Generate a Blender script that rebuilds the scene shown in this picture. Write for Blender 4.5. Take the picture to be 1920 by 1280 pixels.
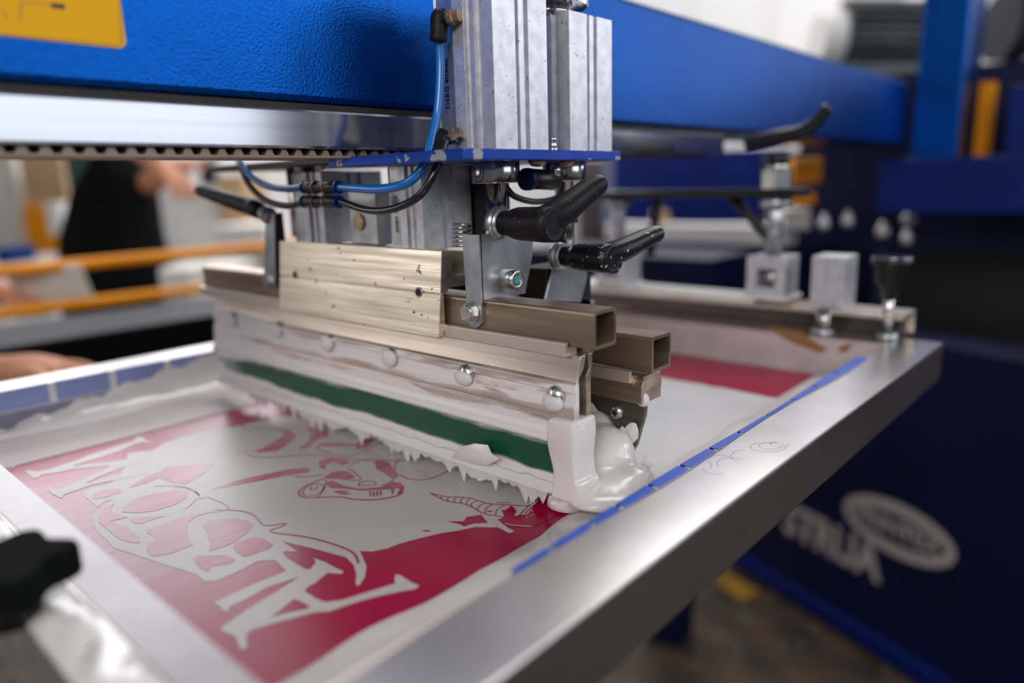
import bpy, bmesh, math, random
from mathutils import Vector, Matrix, Euler
random.seed(7)
for o in list(bpy.data.objects): bpy.data.objects.remove(o)
SC = bpy.context.scene
COL = SC.collection

# ------------------------------------------------------------------ camera
F_PX = 1354.2
CP = Vector((0, 0, .2))
FW = Vector((-0.65767823, 0.72212037, -0.21447963)).normalized()
RT = Vector((0.74331235, 0.66830701, -0.02919738)).normalized()
UP = RT.cross(FW).normalized()
cam = bpy.data.cameras.new('camera'); cam_o = bpy.data.objects.new('camera', cam); COL.objects.link(cam_o)
cam_o.matrix_world = Matrix(((RT.x, UP.x, -FW.x, 0), (RT.y, UP.y, -FW.y, 0), (RT.z, UP.z, -FW.z, .2), (0, 0, 0, 1)))
cam.sensor_width = 36; cam.lens = 36*F_PX/1920; cam.clip_start = .01; cam.clip_end = 60
cam.dof.use_dof = True; cam.dof.focus_distance = .455; cam.dof.aperture_fstop = 2.1; cam.dof.aperture_blades = 9
SC.camera = cam_o
SC.view_settings.view_transform = 'Standard'; SC.view_settings.look = 'None'
SC.view_settings.exposure = 0.0; SC.view_settings.gamma = 1.0; SC.view_settings.use_curve_mapping = False

# ------------------------------------------------------------------ world and lamps
w = bpy.data.worlds.new('world'); SC.world = w; w.use_nodes = True
w.node_tree.nodes['Background'].inputs[0].default_value = (.80, .86, 1, 1)
w.node_tree.nodes['Background'].inputs[1].default_value = .17
def area(name, loc, aim, sx, sy, power, col=(1, 1, 1)):
    l = bpy.data.lights.new(name, 'AREA'); l.shape = 'RECTANGLE'; l.size = sx; l.size_y = sy; l.energy = power; l.color = col
    o = bpy.data.objects.new(name, l); COL.objects.link(o); o.location = loc
    o.rotation_euler = (Vector(aim)-Vector(loc)).to_track_quat('-Z', 'Y').to_euler()
    return o
area('window_light_right', (3.0, 1.1, 1.35), (2.0, 1.1, 1.35), 2.2, 2.1, 36, (.88, .94, 1))
area('window_light_middle', (3.0, 3.15, 1.75), (2.0, 3.0, 1.6), .9, 1.2, 30, (.90, .95, 1))
area('window_light_end', (2.6, 5.3, 1.2), (1.2, 4.2, 1.1), 1.0, 1.4, 26, (.92, .95, 1))
area('window_light_rear', (1.2, -2.4, 1.5), (-.4, .35, .1), 2.4, 1.4, 62, (1, .93, .86))
area('fill_light_side', (-2.9, -1.5, .75), (-.45, .3, .1), 1.5, 1.3, 13, (1, .93, .82))  # added fill lamp that brightens the clamp profile and front tubes
area('ceiling_light_near', (-.9, 1.3, 3.0), (-.6, .9, 0), 2.2, .45, 34, (1, .96, .92))
area('ceiling_light_far', (-2.8, 4.0, 3.3), (-2.6, 3.6, 0), 4.6, 3.0, 240, (1, .95, .90))
area('wall_fill_light', (-2.2, 6.2, 3.3), (-2.2, 7.6, 1.2), 7, .6, 70, (.97, .98, 1))  # added lamp aimed at the back wall to brighten it
area('window_light_left', (-4.6, 1.9, 2.0), (-1.2, .8, .2), 2.6, 1.5, 58, (.95, .95, 1))

# ------------------------------------------------------------------ measuring helpers
def at(u, v, ax, k):
    d = FW + RT*((u-960)/F_PX) - UP*((v-640)/F_PX); i = 'xyz'.index(ax)
    return CP + d*((k-CP[i])/d[i])
def dep(u, v, d): return CP + (FW + RT*((u-960)/F_PX) - UP*((v-640)/F_PX))*d

# ------------------------------------------------------------------ materials
def nt(m):
    m.use_nodes = True; t = m.node_tree; return t, t.nodes, t.links, t.nodes['Principled BSDF']
def ramp(N, L, src, stops):
    r = N.new('ShaderNodeValToRGB'); e = r.color_ramp.elements
    while len(e) < len(stops): e.new(.5)
    for i, (p, c) in enumerate(stops):
        e[i].position = p; e[i].color = (*c, 1) if len(c) == 3 else c
    L.new(src, r.inputs[0]); return r
def noise(N, L, scale, det=4, vec=None, stretch=None, rough=.5):
    g = N.new('ShaderNodeNewGeometry'); n = N.new('ShaderNodeTexNoise'); n.inputs['Scale'].default_value = scale
    n.inputs['Detail'].default_value = det; n.inputs['Roughness'].default_value = rough
    src = g.outputs['Position']
    if stretch:
        mp = N.new('ShaderNodeMapping'); mp.inputs['Scale'].default_value = stretch; L.new(src, mp.inputs['Vector']); src = mp.outputs[0]
    L.new(src, n.inputs['Vector']); return n
def mat(name, col, rough=.5, metal=0, var=0, vs=60, stretch=None, bump=0, bs=300, bstretch=None, spec=.5, coat=0, dark=None, dots=None, rv=0):
    m = bpy.data.materials.new(name); t, N, L, b = nt(m)
    b.inputs['Base Color'].default_value = (*col, 1); b.inputs['Roughness'].default_value = rough
    b.inputs['Metallic'].default_value = metal; b.inputs['Specular IOR Level'].default_value = spec
    b.inputs['Coat Weight'].default_value = coat; b.inputs['Coat Roughness'].default_value = .15
    out = None
    if var:
        n = noise(N, L, vs, 5, stretch=stretch)
        c2 = dark if dark else tuple(c*(1-var) for c in col)
        r = ramp(N, L, n.outputs[0], [(.35, c2), (.62, col)]); out = r.outputs[0]
        if rv:
            mr = N.new('ShaderNodeMapRange'); L.new(n.outputs[0], mr.inputs[0]); mr.inputs[1].default_value = .3; mr.inputs[2].default_value = .7
            mr.inputs[3].default_value = rough+rv; mr.inputs[4].default_value = rough-rv*.5; L.new(mr.outputs[0], b.inputs['Roughness'])
    if dots:
        dcol, dsc, thr = dots
        n2 = noise(N, L, dsc, 3); r2 = ramp(N, L, n2.outputs[0], [(thr, (0, 0, 0)), (thr+.02, (1, 1, 1))])
        mx = N.new('ShaderNodeMix'); mx.data_type = 'RGBA'; L.new(r2.outputs[0], mx.inputs[0])
        if out: L.new(out, mx.inputs[6])
        else: mx.inputs[6].default_value = (*col, 1)
        mx.inputs[7].default_value = (*dcol, 1); out = mx.outputs[2]
    if out: L.new(out, b.inputs['Base Color'])
    if bump:
        n = noise(N, L, bs, 3, stretch=bstretch); bp = N.new('ShaderNodeBump'); bp.inputs['Strength'].default_value = bump
        bp.inputs['Distance'].default_value = .001; L.new(n.outputs[0], bp.inputs['Height']); L.new(bp.outputs[0], b.inputs['Normal'])
    return m
M = {}
M['blue'] = mat('blue_paint', (.002, .070, .33), .27, .88, .15, 8, bump=.42, bs=620, spec=.2)
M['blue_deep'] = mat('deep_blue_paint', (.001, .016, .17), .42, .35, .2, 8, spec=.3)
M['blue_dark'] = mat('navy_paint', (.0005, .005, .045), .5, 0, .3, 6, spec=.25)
M['blue_plate'] = mat('chipped_blue_paint', (.002, .05, .42), .34, .3, .2, 40, dots=((.34, .36, .38), 85, .60), spec=.4)
M['alu_cyl'] = mat('anodised_aluminium', (.70, .71, .76), .40, .6, .15, 120, dark=(.56, .57, .63), dots=((.22, .22, .25), 460, .68), bump=.05, bs=900)
M['alu_rail'] = mat('brushed_rail_aluminium', (.40, .40, .44), .13, .97, .08, 30, stretch=(1, .05, 8), bump=.02, bs=200, bstretch=(1, .02, 6))
M['alu_frame'] = mat('scuffed_frame_aluminium', (.78, .76, .77), .28, .92, .2, 14, dark=(.66, .64, .65), bump=.03, bs=260, bstretch=(1, .25, 1))
M['alu_side'] = mat('shade_darkened_frame_side', (.17, .14, .14), .30, .7, .2, 20, stretch=(1, .3, 1), bump=.03, bs=300)  # darker than the rail top: the side's shade is put into the colour
M['alu_warm'] = mat('worn_brushed_aluminium', (.88, .80, .70), .30, .88, .3, 60, stretch=(.15, 1, 3.2), dark=(.62, .54, .45), dots=((.22, .16, .12), 130, .67), bump=.09, bs=400, bstretch=(.05, 1, 3), rv=.08)
M['alu_tube'] = mat('bronzed_tube_aluminium', (.47, .37, .26), .34, .85, .35, 50, stretch=(.12, 1, 2.5), dark=(.26, .20, .15), dots=((.80, .78, .78), 260, .73), bump=.04, bs=400, bstretch=(.05, 1, 3))
M['alu_ledge'] = mat('pale_ledge_aluminium', (.72, .64, .58), .4, .7, .12, 60, stretch=(.1, 1, 3))
M['dark_in'] = mat('dark_hollow', (.015, .013, .012), .8)
M['zinc'] = mat('zinc_plated_steel', (.52, .54, .58), .33, .85, .3, 70, dark=(.36, .38, .42), dots=((.18, .18, .2), 260, .72), bump=.04, bs=500)
M['steel'] = mat('polished_steel', (.62, .60, .60), .14, 1, .25, 90, stretch=(1, 1, .1), dark=(.34, .32, .33))
M['bolt'] = mat('bolt_steel', (.70, .70, .68), .25, 1, .2, 200)
M['brass'] = mat('dirty_brass', (.50, .36, .24), .35, .9, .4, 150)
M['black'] = mat('black_plastic', (.010, .009, .011),   .45, 0, 0, spec=.2, dots=((.20, .20, .22), 520, .70), bump=.12, bs=500)
M['black_clean'] = mat('black_satin', (.006, .006, .007), .4, 0, .3, 90)
M['black_soft'] = mat('black_apron_cloth', (.004, .005, .005), .9, 0, .2, 10, spec=.1)
M['black_spatter'] = mat('ink_spattered_black', (.008, .008, .009), .32, 0, 0, spec=.4, dots=((.62, .62, .63), 340, .665), bump=.12, bs=500)
M['hose_blue'] = mat('blue_hose', (.006, .16, .58), .2, 0, .1, 60, spec=.6, coat=.4)
M['hose_black'] = mat('black_hose', (.012, .011, .012), .18, 0, .2, 60, spec=.6)
M['ink'] = mat('wet_white_ink', (.74, .71, .70), .22, 0, .06, 60, bump=.12, bs=70, coat=.3)
M['ink_film'] = mat('white_ink_film', (.69, .685, .70), .38, 0, .06, 30, bump=.08, bs=60, bstretch=(1, .2, 1))
M['ink_dull'] = mat('mauve_ink_film', (.52, .455, .46), .5, 0, .14, 40, stretch=(1, .25, 1), bump=.05, bs=90)
M['green'] = mat('green_squeegee_rubber', (.004, .09, .05), .35, 0, .3, 60, stretch=(.1, 1, 3))
M['print'] = mat('open_mesh_grey', (.54, .505, .495), .36, 0, .06, 12, bump=.01, bs=2500)
M['yellow'] = mat('yellow_sticker', (.87, .44, .0), .5, spec=.2)
M['yellow_line'] = mat('sticker_print', (.42, .19, .004), .4)
M['orange'] = mat('orange_yellow_paint', (.86, .30, .0), .45, 0, .15, 5, spec=.2)
M['skin'] = mat('skin', (.55, .24, .14), .5, 0, .12, 30)
M['white'] = mat('white_matt', (.78, .77, .76), .6, 0, .06, 4)
M['wall'] = mat('pale_wall', (.80, .80, .81), .7, 0, .05, 2)
M['paper'] = mat('paper', (.74, .73, .68), .7, 0, .1, 9)
M['card'] = mat('cardboard', (.52, .35, .20), .8, 0, .2, 7)
M['slate'] = mat('slate_grey_coating', (.026, .027, .040), .6, 0, .2, 5, spec=.2)
M['concrete'] = mat('stained_concrete', (.085, .050, .028), .6, 0, .8, 9, dark=(.018, .014, .010), dots=((.10, .085, .065), 14, .62))
M['yellow_floor'] = mat('floor_marking_yellow', (.34, .18, .006), .7, 0, .6, 8)
M['tape_blue'] = mat('blue_frame_tape', (.012, .09, .55), .35, 0, .15, 40, spec=.5)
M['tape_left'] = mat('hazy_blue_tape', (.28, .34, .66), .35, 0, .15, 30)
M['tape_low'] = mat('hazy_lilac_tape', (.27, .26, .36), .3, 0, .25, 30)
M['cream'] = mat('cream_gap', (.72, .66, .60), .5)
M['logo'] = mat('logo_paint', (.42, .37, .37), .5)
M['motor'] = mat('motor_grey', (.10, .11, .12), .5, .3, .2, 20)
M['belt'] = mat('belt_rubber', (.020, .018, .017), .7, 0, .2, 60)
M['belt_edge'] = mat('belt_backing', (.30, .22, .17), .55, .2, .2, 30)
M['green_cloth'] = mat('green_shirt', (.012, .10, .075), .8)
M['brown_tape'] = mat('brown_patch', (.28, .14, .05), .5)
M['clear'] = mat('clear_tape_strip', (.44, .40, .43), .24, .0, .12, 50, bump=.04, bs=120)
M['silver_ink'] = mat('ink_splashed_aluminium', (.60, .59, .58), .16, .7, .45, 55, stretch=(.6, 1, 1), dark=(.40, .37, .36), bump=.5, bs=90)
M['label_grey'] = mat('print_black', (.02, .02, .02), .5)
M['hair'] = mat('dark_hair', (.02, .014, .01), .6)
M['teal'] = mat('teal_glint', (.05, .30, .34), .4)

def emulsion_mat():
    m = bpy.data.materials.new('crimson_emulsion'); t, N, L, b = nt(m)
    b.inputs['Roughness'].default_value = .26; b.inputs['Specular IOR Level'].default_value = .28
    g = N.new('ShaderNodeNewGeometry'); sx = N.new('ShaderNodeSeparateXYZ'); L.new(g.outputs['Position'], sx.inputs[0])
    # thin dried film of white ink dragged along the print direction, reflection painted into the same pink, strongest away from the taped borders
    def band(src, a, b_, c, d):
        m1 = N.new('ShaderNodeMapRange'); m1.interpolation_type = 'SMOOTHSTEP'; L.new(src, m1.inputs[0]); m1.inputs[1].default_value = a; m1.inputs[2].default_value = b_
        m2 = N.new('ShaderNodeMapRange'); m2.interpolation_type = 'SMOOTHSTEP'; L.new(src, m2.inputs[0]); m2.inputs[1].default_value = c; m2.inputs[2].default_value = d
        m2.inputs[3].default_value = 1; m2.inputs[4].default_value = 0
        k = N.new('ShaderNodeMath'); k.operation = 'MULTIPLY'; L.new(m1.outputs[0], k.inputs[0]); L.new(m2.outputs[0], k.inputs[1]); return k.outputs[0]
    bx_ = band(sx.outputs[0], -.612, -.560, -.42, -.285); by_ = band(sx.outputs[1], .0, .05, .33, .36)
    k = N.new('ShaderNodeMath'); k.operation = 'MULTIPLY'; L.new(bx_, k.inputs[0]); L.new(by_, k.inputs[1])
    n = noise(N, L, 60, 5, stretch=(1.4, .25, 1)); a = N.new('ShaderNodeMath'); a.operation = 'MULTIPLY_ADD'
    L.new(n.outputs[0], a.inputs[0]); a.inputs[1].default_value = .9; a.inputs[2].default_value = .30
    k2 = N.new('ShaderNodeMath'); k2.operation = 'MULTIPLY'; k2.use_clamp = True; L.new(k.outputs[0], k2.inputs[0]); L.new(a.outputs[0], k2.inputs[1])
    r = ramp(N, L, k2.outputs[0], [(0, (.36, .001, .050)), (.45, (.40, .06, .12)), (1, (.52, .25, .32))])
    L.new(r.outputs[0], b.inputs['Base Color'])
    bp = N.new('ShaderNodeBump'); bp.inputs['Strength'].default_value = .05; bp.inputs['Distance'].default_value = .001
    n3 = noise(N, L, 120, 4, stretch=(1.2, .3, 1)); L.new(n3.outputs[0], bp.inputs['Height']); L.new(bp.outputs[0], b.inputs['Normal'])
    return m
M['emulsion'] = emulsion_mat()

def smeared(name, base, rough, stops, amp=.25, metal=.85, film=(.50, .43, .42)):
    """metal or rubber with white ink smeared over it; stops: (height, ink amount) pairs up the part"""
    m = bpy.data.materials.new(name); t, N, L, b = nt(m)
    g = N.new('ShaderNodeNewGeometry'); s = N.new('ShaderNodeSeparateXYZ'); L.new(g.outputs['Position'], s.inputs[0])
    wob = noise(N, L, 16, 2, stretch=(.8, .2, .2)); wa = N.new('ShaderNodeMath'); wa.operation = 'MULTIPLY_ADD'; L.new(wob.outputs[0], wa.inputs[0]); wa.inputs[1].default_value = .012; wa.inputs[2].default_value = -.006
    zz = N.new('ShaderNodeMath'); zz.operation = 'ADD'; L.new(s.outputs[2], zz.inputs[0]); L.new(wa.outputs[0], zz.inputs[1])
    mr = N.new('ShaderNodeMapRange'); L.new(zz.outputs[0], mr.inputs[0]); mr.inputs[1].default_value = 0; mr.inputs[2].default_value = .12
    hr = ramp(N, L, mr.outputs[0], [(z/.12, (v, v, v)) for z, v in stops])
    n = noise(N, L, 42, 7, stretch=(.40, 1, 2.2), rough=.62)
    a = N.new('ShaderNodeMath'); a.operation = 'MULTIPLY_ADD'; L.new(n.outputs[0], a.inputs[0]); a.inputs[1].default_value = 2*amp; a.inputs[2].default_value = -amp
    c = N.new('ShaderNodeMath'); c.operation = 'ADD'; L.new(a.outputs[0], c.inputs[0]); L.new(hr.outputs[0], c.inputs[1])
    xr = N.new('ShaderNodeMapRange'); L.new(s.outputs[0], xr.inputs[0]); xr.inputs[1].default_value = -.55; xr.inputs[2].default_value = -.68; xr.inputs[3].default_value = 0; xr.inputs[4].default_value = .26
    c0 = c; c = N.new('ShaderNodeMath'); c.operation = 'ADD'; L.new(c0.outputs[0], c.inputs[0]); L.new(xr.outputs[0], c.inputs[1])
    k = ramp(N, L, c.outputs[0], [(.36, (0, 0, 0)), (.50, (.45, .45, .45)), (.54, (1, 1, 1))])
    n2 = noise(N, L, 50, 4, stretch=(.12, 1, 3)); bc = ramp(N, L, n2.outputs[0], [(.35, tuple(v*.72 for v in base)), (.65, base)])
    mx = N.new('ShaderNodeMix'); mx.data_type = 'RGBA'; L.new(k.outputs[0], mx.inputs[0]); L.new(bc.outputs[0], mx.inputs[6]); mx.inputs[7].default_value = (.74, .72, .735, 1)
    L.new(mx.outputs[2], b.inputs['Base Color'])
    mm = N.new('ShaderNodeMapRange'); L.new(k.outputs[0], mm.inputs[0]); mm.inputs[3].default_value = metal; mm.inputs[4].default_value = 0; L.new(mm.outputs[0], b.inputs['Metallic'])
    b.inputs['Roughness'].default_value = rough
    bp = N.new('ShaderNodeBump'); bp.inputs['Strength'].default_value = .3; bp.inputs['Distance'].default_value = .0009; L.new(k.outputs[0], bp.inputs['Height']); L.new(bp.outputs[0], b.inputs['Normal'])
    return m
M['smear_alu'] = smeared('ink_smeared_aluminium', (.72, .63, .57), .30, [(.045, .85), (.058, .62), (.064, .34), (.071, .62), (.082, .52), (.090, .25), (.100, .0)], .32)
M['smear_green'] = smeared('ink_smeared_green_blade', (.002, .085, .045), .32, [(.012, 1.0), (.0245, .70), (.030, .22), (.040, .16), (.048, .62), (.06, .9)], .30, 0)
M['smear_dark'] = smeared('ink_smeared_dark_blade', (.13, .105, .09), .4, [(.0, 1.0), (.016, .6), (.030, .25), (.046, .36), (.056, .12)], .36, .6)

# ------------------------------------------------------------------ mesh helpers
class MB:
    def __init__(s): s.v = []; s.f = []; s.sm = []
    def add(s, vs, fs, smooth=False):
        o = len(s.v); s.v += [tuple(v) for v in vs]; s.f += [[i+o for i in f] for f in fs]; s.sm += [smooth]*len(fs); return s
    def box(s, a, b):
        x0, y0, z0 = a; x1, y1, z1 = b
        return s.add([(x0,y0,z0),(x1,y0,z0),(x1,y1,z0),(x0,y1,z0),(x0,y0,z1),(x1,y0,z1),(x1,y1,z1),(x0,y1,z1)],
                     [(0,3,2,1),(4,5,6,7),(0,1,5,4),(1,2,6,5),(2,3,7,6),(3,0,4,7)])
    def obox(s, c, ax, ay, az, hx, hy, hz):
        vs = [Vector(c)+ax*(i*hx)+ay*(j*hy)+az*(k*hz) for k in (-1,1) for i, j in ((-1,-1),(1,-1),(1,1),(-1,1))]
        return s.add(vs, [(0,3,2,1),(4,5,6,7),(0,1,5,4),(1,2,6,5),(2,3,7,6),(3,0,4,7)])
    def prism(s, prof, ax, a, b, hole=None):
        """profile in the plane across axis ax, swept from a to b"""
        def P(p, t): return {'x': (t, p[0], p[1]), 'y': (p[0], t, p[1]), 'z': (p[0], p[1], t)}[ax]
        n = len(prof)
        if hole is None:
            return s.add([P(p, a) for p in prof]+[P(p, b) for p in prof],
                         [tuple(range(n))[::-1], tuple(range(n, 2*n))]+[(i, (i+1) % n, (i+1) % n+n, i+n) for i in range(n)])
        vs = [P(p, a) for p in prof]+[P(p, b) for p in prof]+[P(p, a) for p in hole]+[P(p, b) for p in hole]; fs = []
        for i in range(n):
            j = (i+1) % n
            fs += [(i, j, j+n, i+n), (i+2*n, i+3*n, j+3*n, j+2*n), (i, i+2*n, j+2*n, j), (i+n, j+n, j+3*n, i+3*n)]
        return s.add(vs, fs)
    def cyl(s, p0, p1, r0, r1=None, seg=24, smooth=True, caps=True):
        p0, p1 = Vector(p0), Vector(p1); r1 = r0 if r1 is None else r1; d = (p1-p0).normalized()
        a = d.orthogonal().normalized(); b = d.cross(a)
        c = [math.cos(2*math.pi*i/seg) for i in range(seg)]; q = [math.sin(2*math.pi*i/seg) for i in range(seg)]
        vs = [p0+(a*c[i]+b*q[i])*r0 for i in range(seg)]+[p1+(a*c[i]+b*q[i])*r1 for i in range(seg)]
        s.add(vs, [(i, (i+1) % seg, (i+1) % seg+seg, i+seg) for i in range(seg)], smooth)
        if caps: s.add(vs, [tuple(range(seg))[::-1], tuple(range(seg, 2*seg))])
        return s
    def lathe(s, p0, d, prof, seg=24, smooth=True):
        """prof: list of (distance along d, radius)"""
        p0 = Vector(p0); d = Vector(d).normalized(); a = d.orthogonal().normalized(); b = d.cross(a); vs = []
        for t, r in prof:
            for i in range(seg):
                th = 2*math.pi*i/seg; vs.append(p0+d*t+(a*math.cos(th)+b*math.sin(th))*r)
        k = len(prof)
        return s.add(vs, [(j*seg+i, j*seg+(i+1) % seg, (j+1)*seg+(i+1) % seg, (j+1)*seg+i) for j in range(k-1) for i in range(seg)]
                     + [tuple(range(seg))[::-1], tuple(range((k-1)*seg, k*seg))], smooth)
    def tube(s, pts, r, seg=12, n=8):
        pts = [Vector(p) for p in pts]; rr = r if isinstance(r, (list, tuple)) else [r]*len(pts)
        P = []; R = []
        for i in range(len(pts)-1):
            p0 = pts[max(i-1, 0)]; p1 = pts[i]; p2 = pts[i+1]; p3 = pts[min(i+2, len(pts)-1)]
            for k in range(n):
                t = k/n; P.append(.5*((2*p1)+(p2-p0)*t+(2*p0-5*p1+4*p2-p3)*t*t+(3*p1-p0-3*p2+p3)*t**3)); R.append(rr[i]*(1-t)+rr[i+1]*t)
        P.append(pts[-1]); R.append(rr[-1]); a = (P[1]-P[0]).orthogonal().normalized(); vs = []
        for i, p in enumerate(P):
            d = (P[min(i+1, len(P)-1)]-P[max(i-1, 0)]).normalized(); a = (a-d*a.dot(d)).normalized(); b = d.cross(a)
            vs += [p+(a*math.cos(2*math.pi*j/seg)+b*math.sin(2*math.pi*j/seg))*R[i] for j in range(seg)]
        k = len(P)
        return s.add(vs, [(j*seg+i, j*seg+(i+1) % seg, (j+1)*seg+(i+1) % seg, (j+1)*seg+i) for j in range(k-1) for i in range(seg)]
                     + [tuple(range(seg))[::-1], tuple(range((k-1)*seg, k*seg))], True)
    def ball(s, c, rx, ry=None, rz=None, seg=20, ring=12):
        ry = rx if ry is None else ry; rz = rx if rz is None else rz; c = Vector(c); vs = [c+Vector((0, 0, rz))]
        for j in range(1, ring):
            ph = math.pi*j/ring
            vs += [c+Vector((rx*math.sin(ph)*math.cos(2*math.pi*i/seg), ry*math.sin(ph)*math.sin(2*math.pi*i/seg), rz*math.cos(ph))) for i in range(seg)]
        vs.append(c-Vector((0, 0, rz))); L_ = len(vs)-1
        fs = [(0, 1+i, 1+(i+1) % seg) for i in range(seg)]
        for j in range(ring-2): fs += [(1+j*seg+i, 1+(j+1)*seg+i, 1+(j+1)*seg+(i+1) % seg, 1+j*seg+(i+1) % seg) for i in range(seg)]
        fs += [(L_, 1+(ring-2)*seg+(i+1) % seg, 1+(ring-2)*seg+i) for i in range(seg)]
        return s.add(vs, fs, True)
    def hexbolt(s, p, d, r, h, washer=0, dome=False):
        p = Vector(p); d = Vector(d).normalized()
        if washer: s.cyl(p, p+d*h*.25, washer, seg=20)
        if dome: s.lathe(p, d, [(0, r), (h*.4, r*.95), (h*.8, r*.6), (h, r*.2)], 18)
        else:
            s.cyl(p, p+d*h, r, seg=6, smooth=False); s.cyl(p+d*h, p+d*(h*1.15), r*.82, r*.7, seg=18)
        return s
    def build(s, name, m, parent=None, bevel=0, mods=None):
        me = bpy.data.meshes.new(name); base = Vector(parent['_b']) if parent is not None and '_b' in parent else Vector((0, 0, 0))
        if parent is None and s.v:
            xs, ys, zs = zip(*s.v); base = Vector(((min(xs)+max(xs))/2, (min(ys)+max(ys))/2, min(zs)))
        me.from_pydata([tuple(Vector(v)-base) for v in s.v], [], s.f); me.validate()
        if len(me.polygons) == len(s.sm): me.polygons.foreach_set('use_smooth', s.sm)
        bm = bmesh.new(); bm.from_mesh(me); bmesh.ops.remove_doubles(bm, verts=bm.verts, dist=1e-7)
        bmesh.ops.recalc_face_normals(bm, faces=bm.faces); bm.to_mesh(me); bm.free()
        me.materials.append(m); o = bpy.data.objects.new(name, me); COL.objects.link(o)
        if parent is None: o.location = base; o['_b'] = tuple(base)
        else: o.parent = parent; o['_b'] = parent['_b']
        if bevel:
            bv = o.modifiers.new('bevel', 'BEVEL'); bv.width = bevel; bv.segments = 2; bv.limit_method = 'ANGLE'; bv.angle_limit = .7
        return o
def tag(o, label=None, cat=None, group=None, kind=None):
    for k, v in (('label', label), ('category', cat), ('group', group), ('kind', kind)):
        if v: o[k] = v
    return o
def thing(name, label, cat, base, group=None):
    o = bpy.data.objects.new(name, None); COL.objects.link(o); o.location = base; o.empty_display_size = .02
    o['_b'] = tuple(base); return tag(o, label, cat, group)
X, Y, Z = Vector((1, 0, 0)), Vector((0, 1, 0)), Vector((0, 0, 1))
def text_mesh(txt, name, m, parent, origin, xd, yd, h, squeeze=1, depth=.0, bold=.0):
    c = bpy.data.curves.new(name, 'FONT'); c.body = txt; c.size = 1; c.extrude = depth/h if h else 0; c.offset = bold; c.align_x = 'CENTER'; c.align_y = 'CENTER'; c.resolution_u = 3
    t = bpy.data.objects.new('tmp', c); COL.objects.link(t); dg = bpy.context.evaluated_depsgraph_get(); me = bpy.data.meshes.new_from_object(t.evaluated_get(dg))
    bpy.data.objects.remove(t); xd = Vector(xd).normalized(); yd = Vector(yd).normalized(); n = xd.cross(yd); base = Vector(parent['_b'])
    for v in me.vertices: v.co = Vector(origin)+xd*v.co.x*h*squeeze+yd*v.co.y*h+n*v.co.z*h-base
    me.materials.clear(); me.materials.append(m); o = bpy.data.objects.new(name, me); COL.objects.link(o); o.parent = parent; o['_b'] = parent['_b']; return o

# ================================================================== SETTING
FZ = -1.0
tag(MB().box((-7, -3, FZ-.1), (5, 8, FZ)).build('floor', M['concrete']), kind='structure')
tag(MB().box((-7, 7.6, FZ), (5, 7.8, 3.4)).build('wall_back', M['wall']), kind='structure')
tag(MB().box((-6.4, -3, FZ), (-6.2, 7.6, 3.4)).build('wall_left', M['wall']), kind='structure')
for i in range(12):   # upright ribs of the pale cladding on the back wall
    tag(MB().box((-6+i*.9, 7.56, FZ), (-5.9+i*.9, 7.6, 3.4)).build('trim_%d' % (i+1), M['white']), kind='structure')
a_, b_ = at(1250, 1075, 'z', FZ), at(1500, 1125, 'z', FZ)
d_ = Vector((-.92, .38, 0)); n_ = Vector((.38, .92, 0)); c_ = at(1370, 1096, 'z', FZ)
mk = MB().obox(c_+Z*.004, d_, n_, Z, .085, .035, .003).build('floor_marking', M['yellow_floor']); tag(mk, 'worn yellow stripe painted on the brown stained floor', 'floor marking')

# ================================================================== SCREEN FRAME
T = .037; XL0, XL1 = -.772, -.731; XR0, XR1 = -.191, -.149; YN0, YN1 = .056, .098; YF0, YF1 = .742, .784
fr = thing('screen_frame', 'silver aluminium screen printing frame with crimson stencil under the squeegees', 'screen frame', (-.46, .42, 0))
def hollow(a, b):
    x0, x1 = a; z0, z1 = b; return [(x0, z0), (x1, z0), (x1, z1), (x0, z1)]
MB().prism(hollow((XR0, XR1), (0, T)), 'y', YN0, YF1).build('frame_rail', M['alu_frame'], fr, .0015)
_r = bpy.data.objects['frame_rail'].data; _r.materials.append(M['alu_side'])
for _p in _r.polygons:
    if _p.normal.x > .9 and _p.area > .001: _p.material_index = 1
MB().prism(hollow((XL0, XL1), (0, T)), 'y', YN0, YF1).build('frame_rail', M['alu_frame'], fr, .0015)
MB().prism(hollow((YF0, YF1), (0, T)), 'x', XL1, XR0).build('frame_rail', M['alu_warm'], fr, .0015)
MB().prism(hollow((YN0, YN1), (0, T)), 'x', XL1, XR0).build('frame_rail', M['silver_ink'], fr, .0015)
mesh_o = MB().box((XL1, YN1, -.0012), (XR0, YF0, -.0008)).build('fabric', M['ink_film'], fr)
em = MB().box((-.631, .0985, -.0004), (-.250, .733, 0)).build('emulsion', M['emulsion'], fr)
# taped borders lying on the fabric
MB().box((XL1, YN1, -.0003), (-.632, YF0, .0006)).build('border_tape', M['ink_dull'], fr)
MB().box((-.632, .7335, -.0003), (XR0, YF0, .0006)).build('border_tape', M['ink_dull'], fr)
# inner walls of the frame, covered with tape
MB().box((XL1, YN1, .0), (XL1+.0008, YF0, .019)).build('wall_tape', M['tape_low'], fr)
MB().box((XL1+.001, YF0-.0008, 0), (XR0, YF0, T)).build('wall_tape', M['ink_dull'], fr)
# far wall patches of brown tape
for (pts) in ([(1432,612),(1500,622),(1552,655),(1537,662),(1490,645)], [(1576,648),(1600,642),(1588,660),(1570,660)]):
    vs = [at(u, v, 'y', YF0-.0012) for u, v in pts]; n = len(vs)
    MB().add(vs+[v+Y*.0004 for v in vs], [tuple(range(n)), tuple(range(n, 2*n))[::-1]]+[(i, (i+1) % n, (i+1) % n+n, i+n) for i in range(n)]).build('tape_patch', M['brown_tape'], fr)
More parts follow.
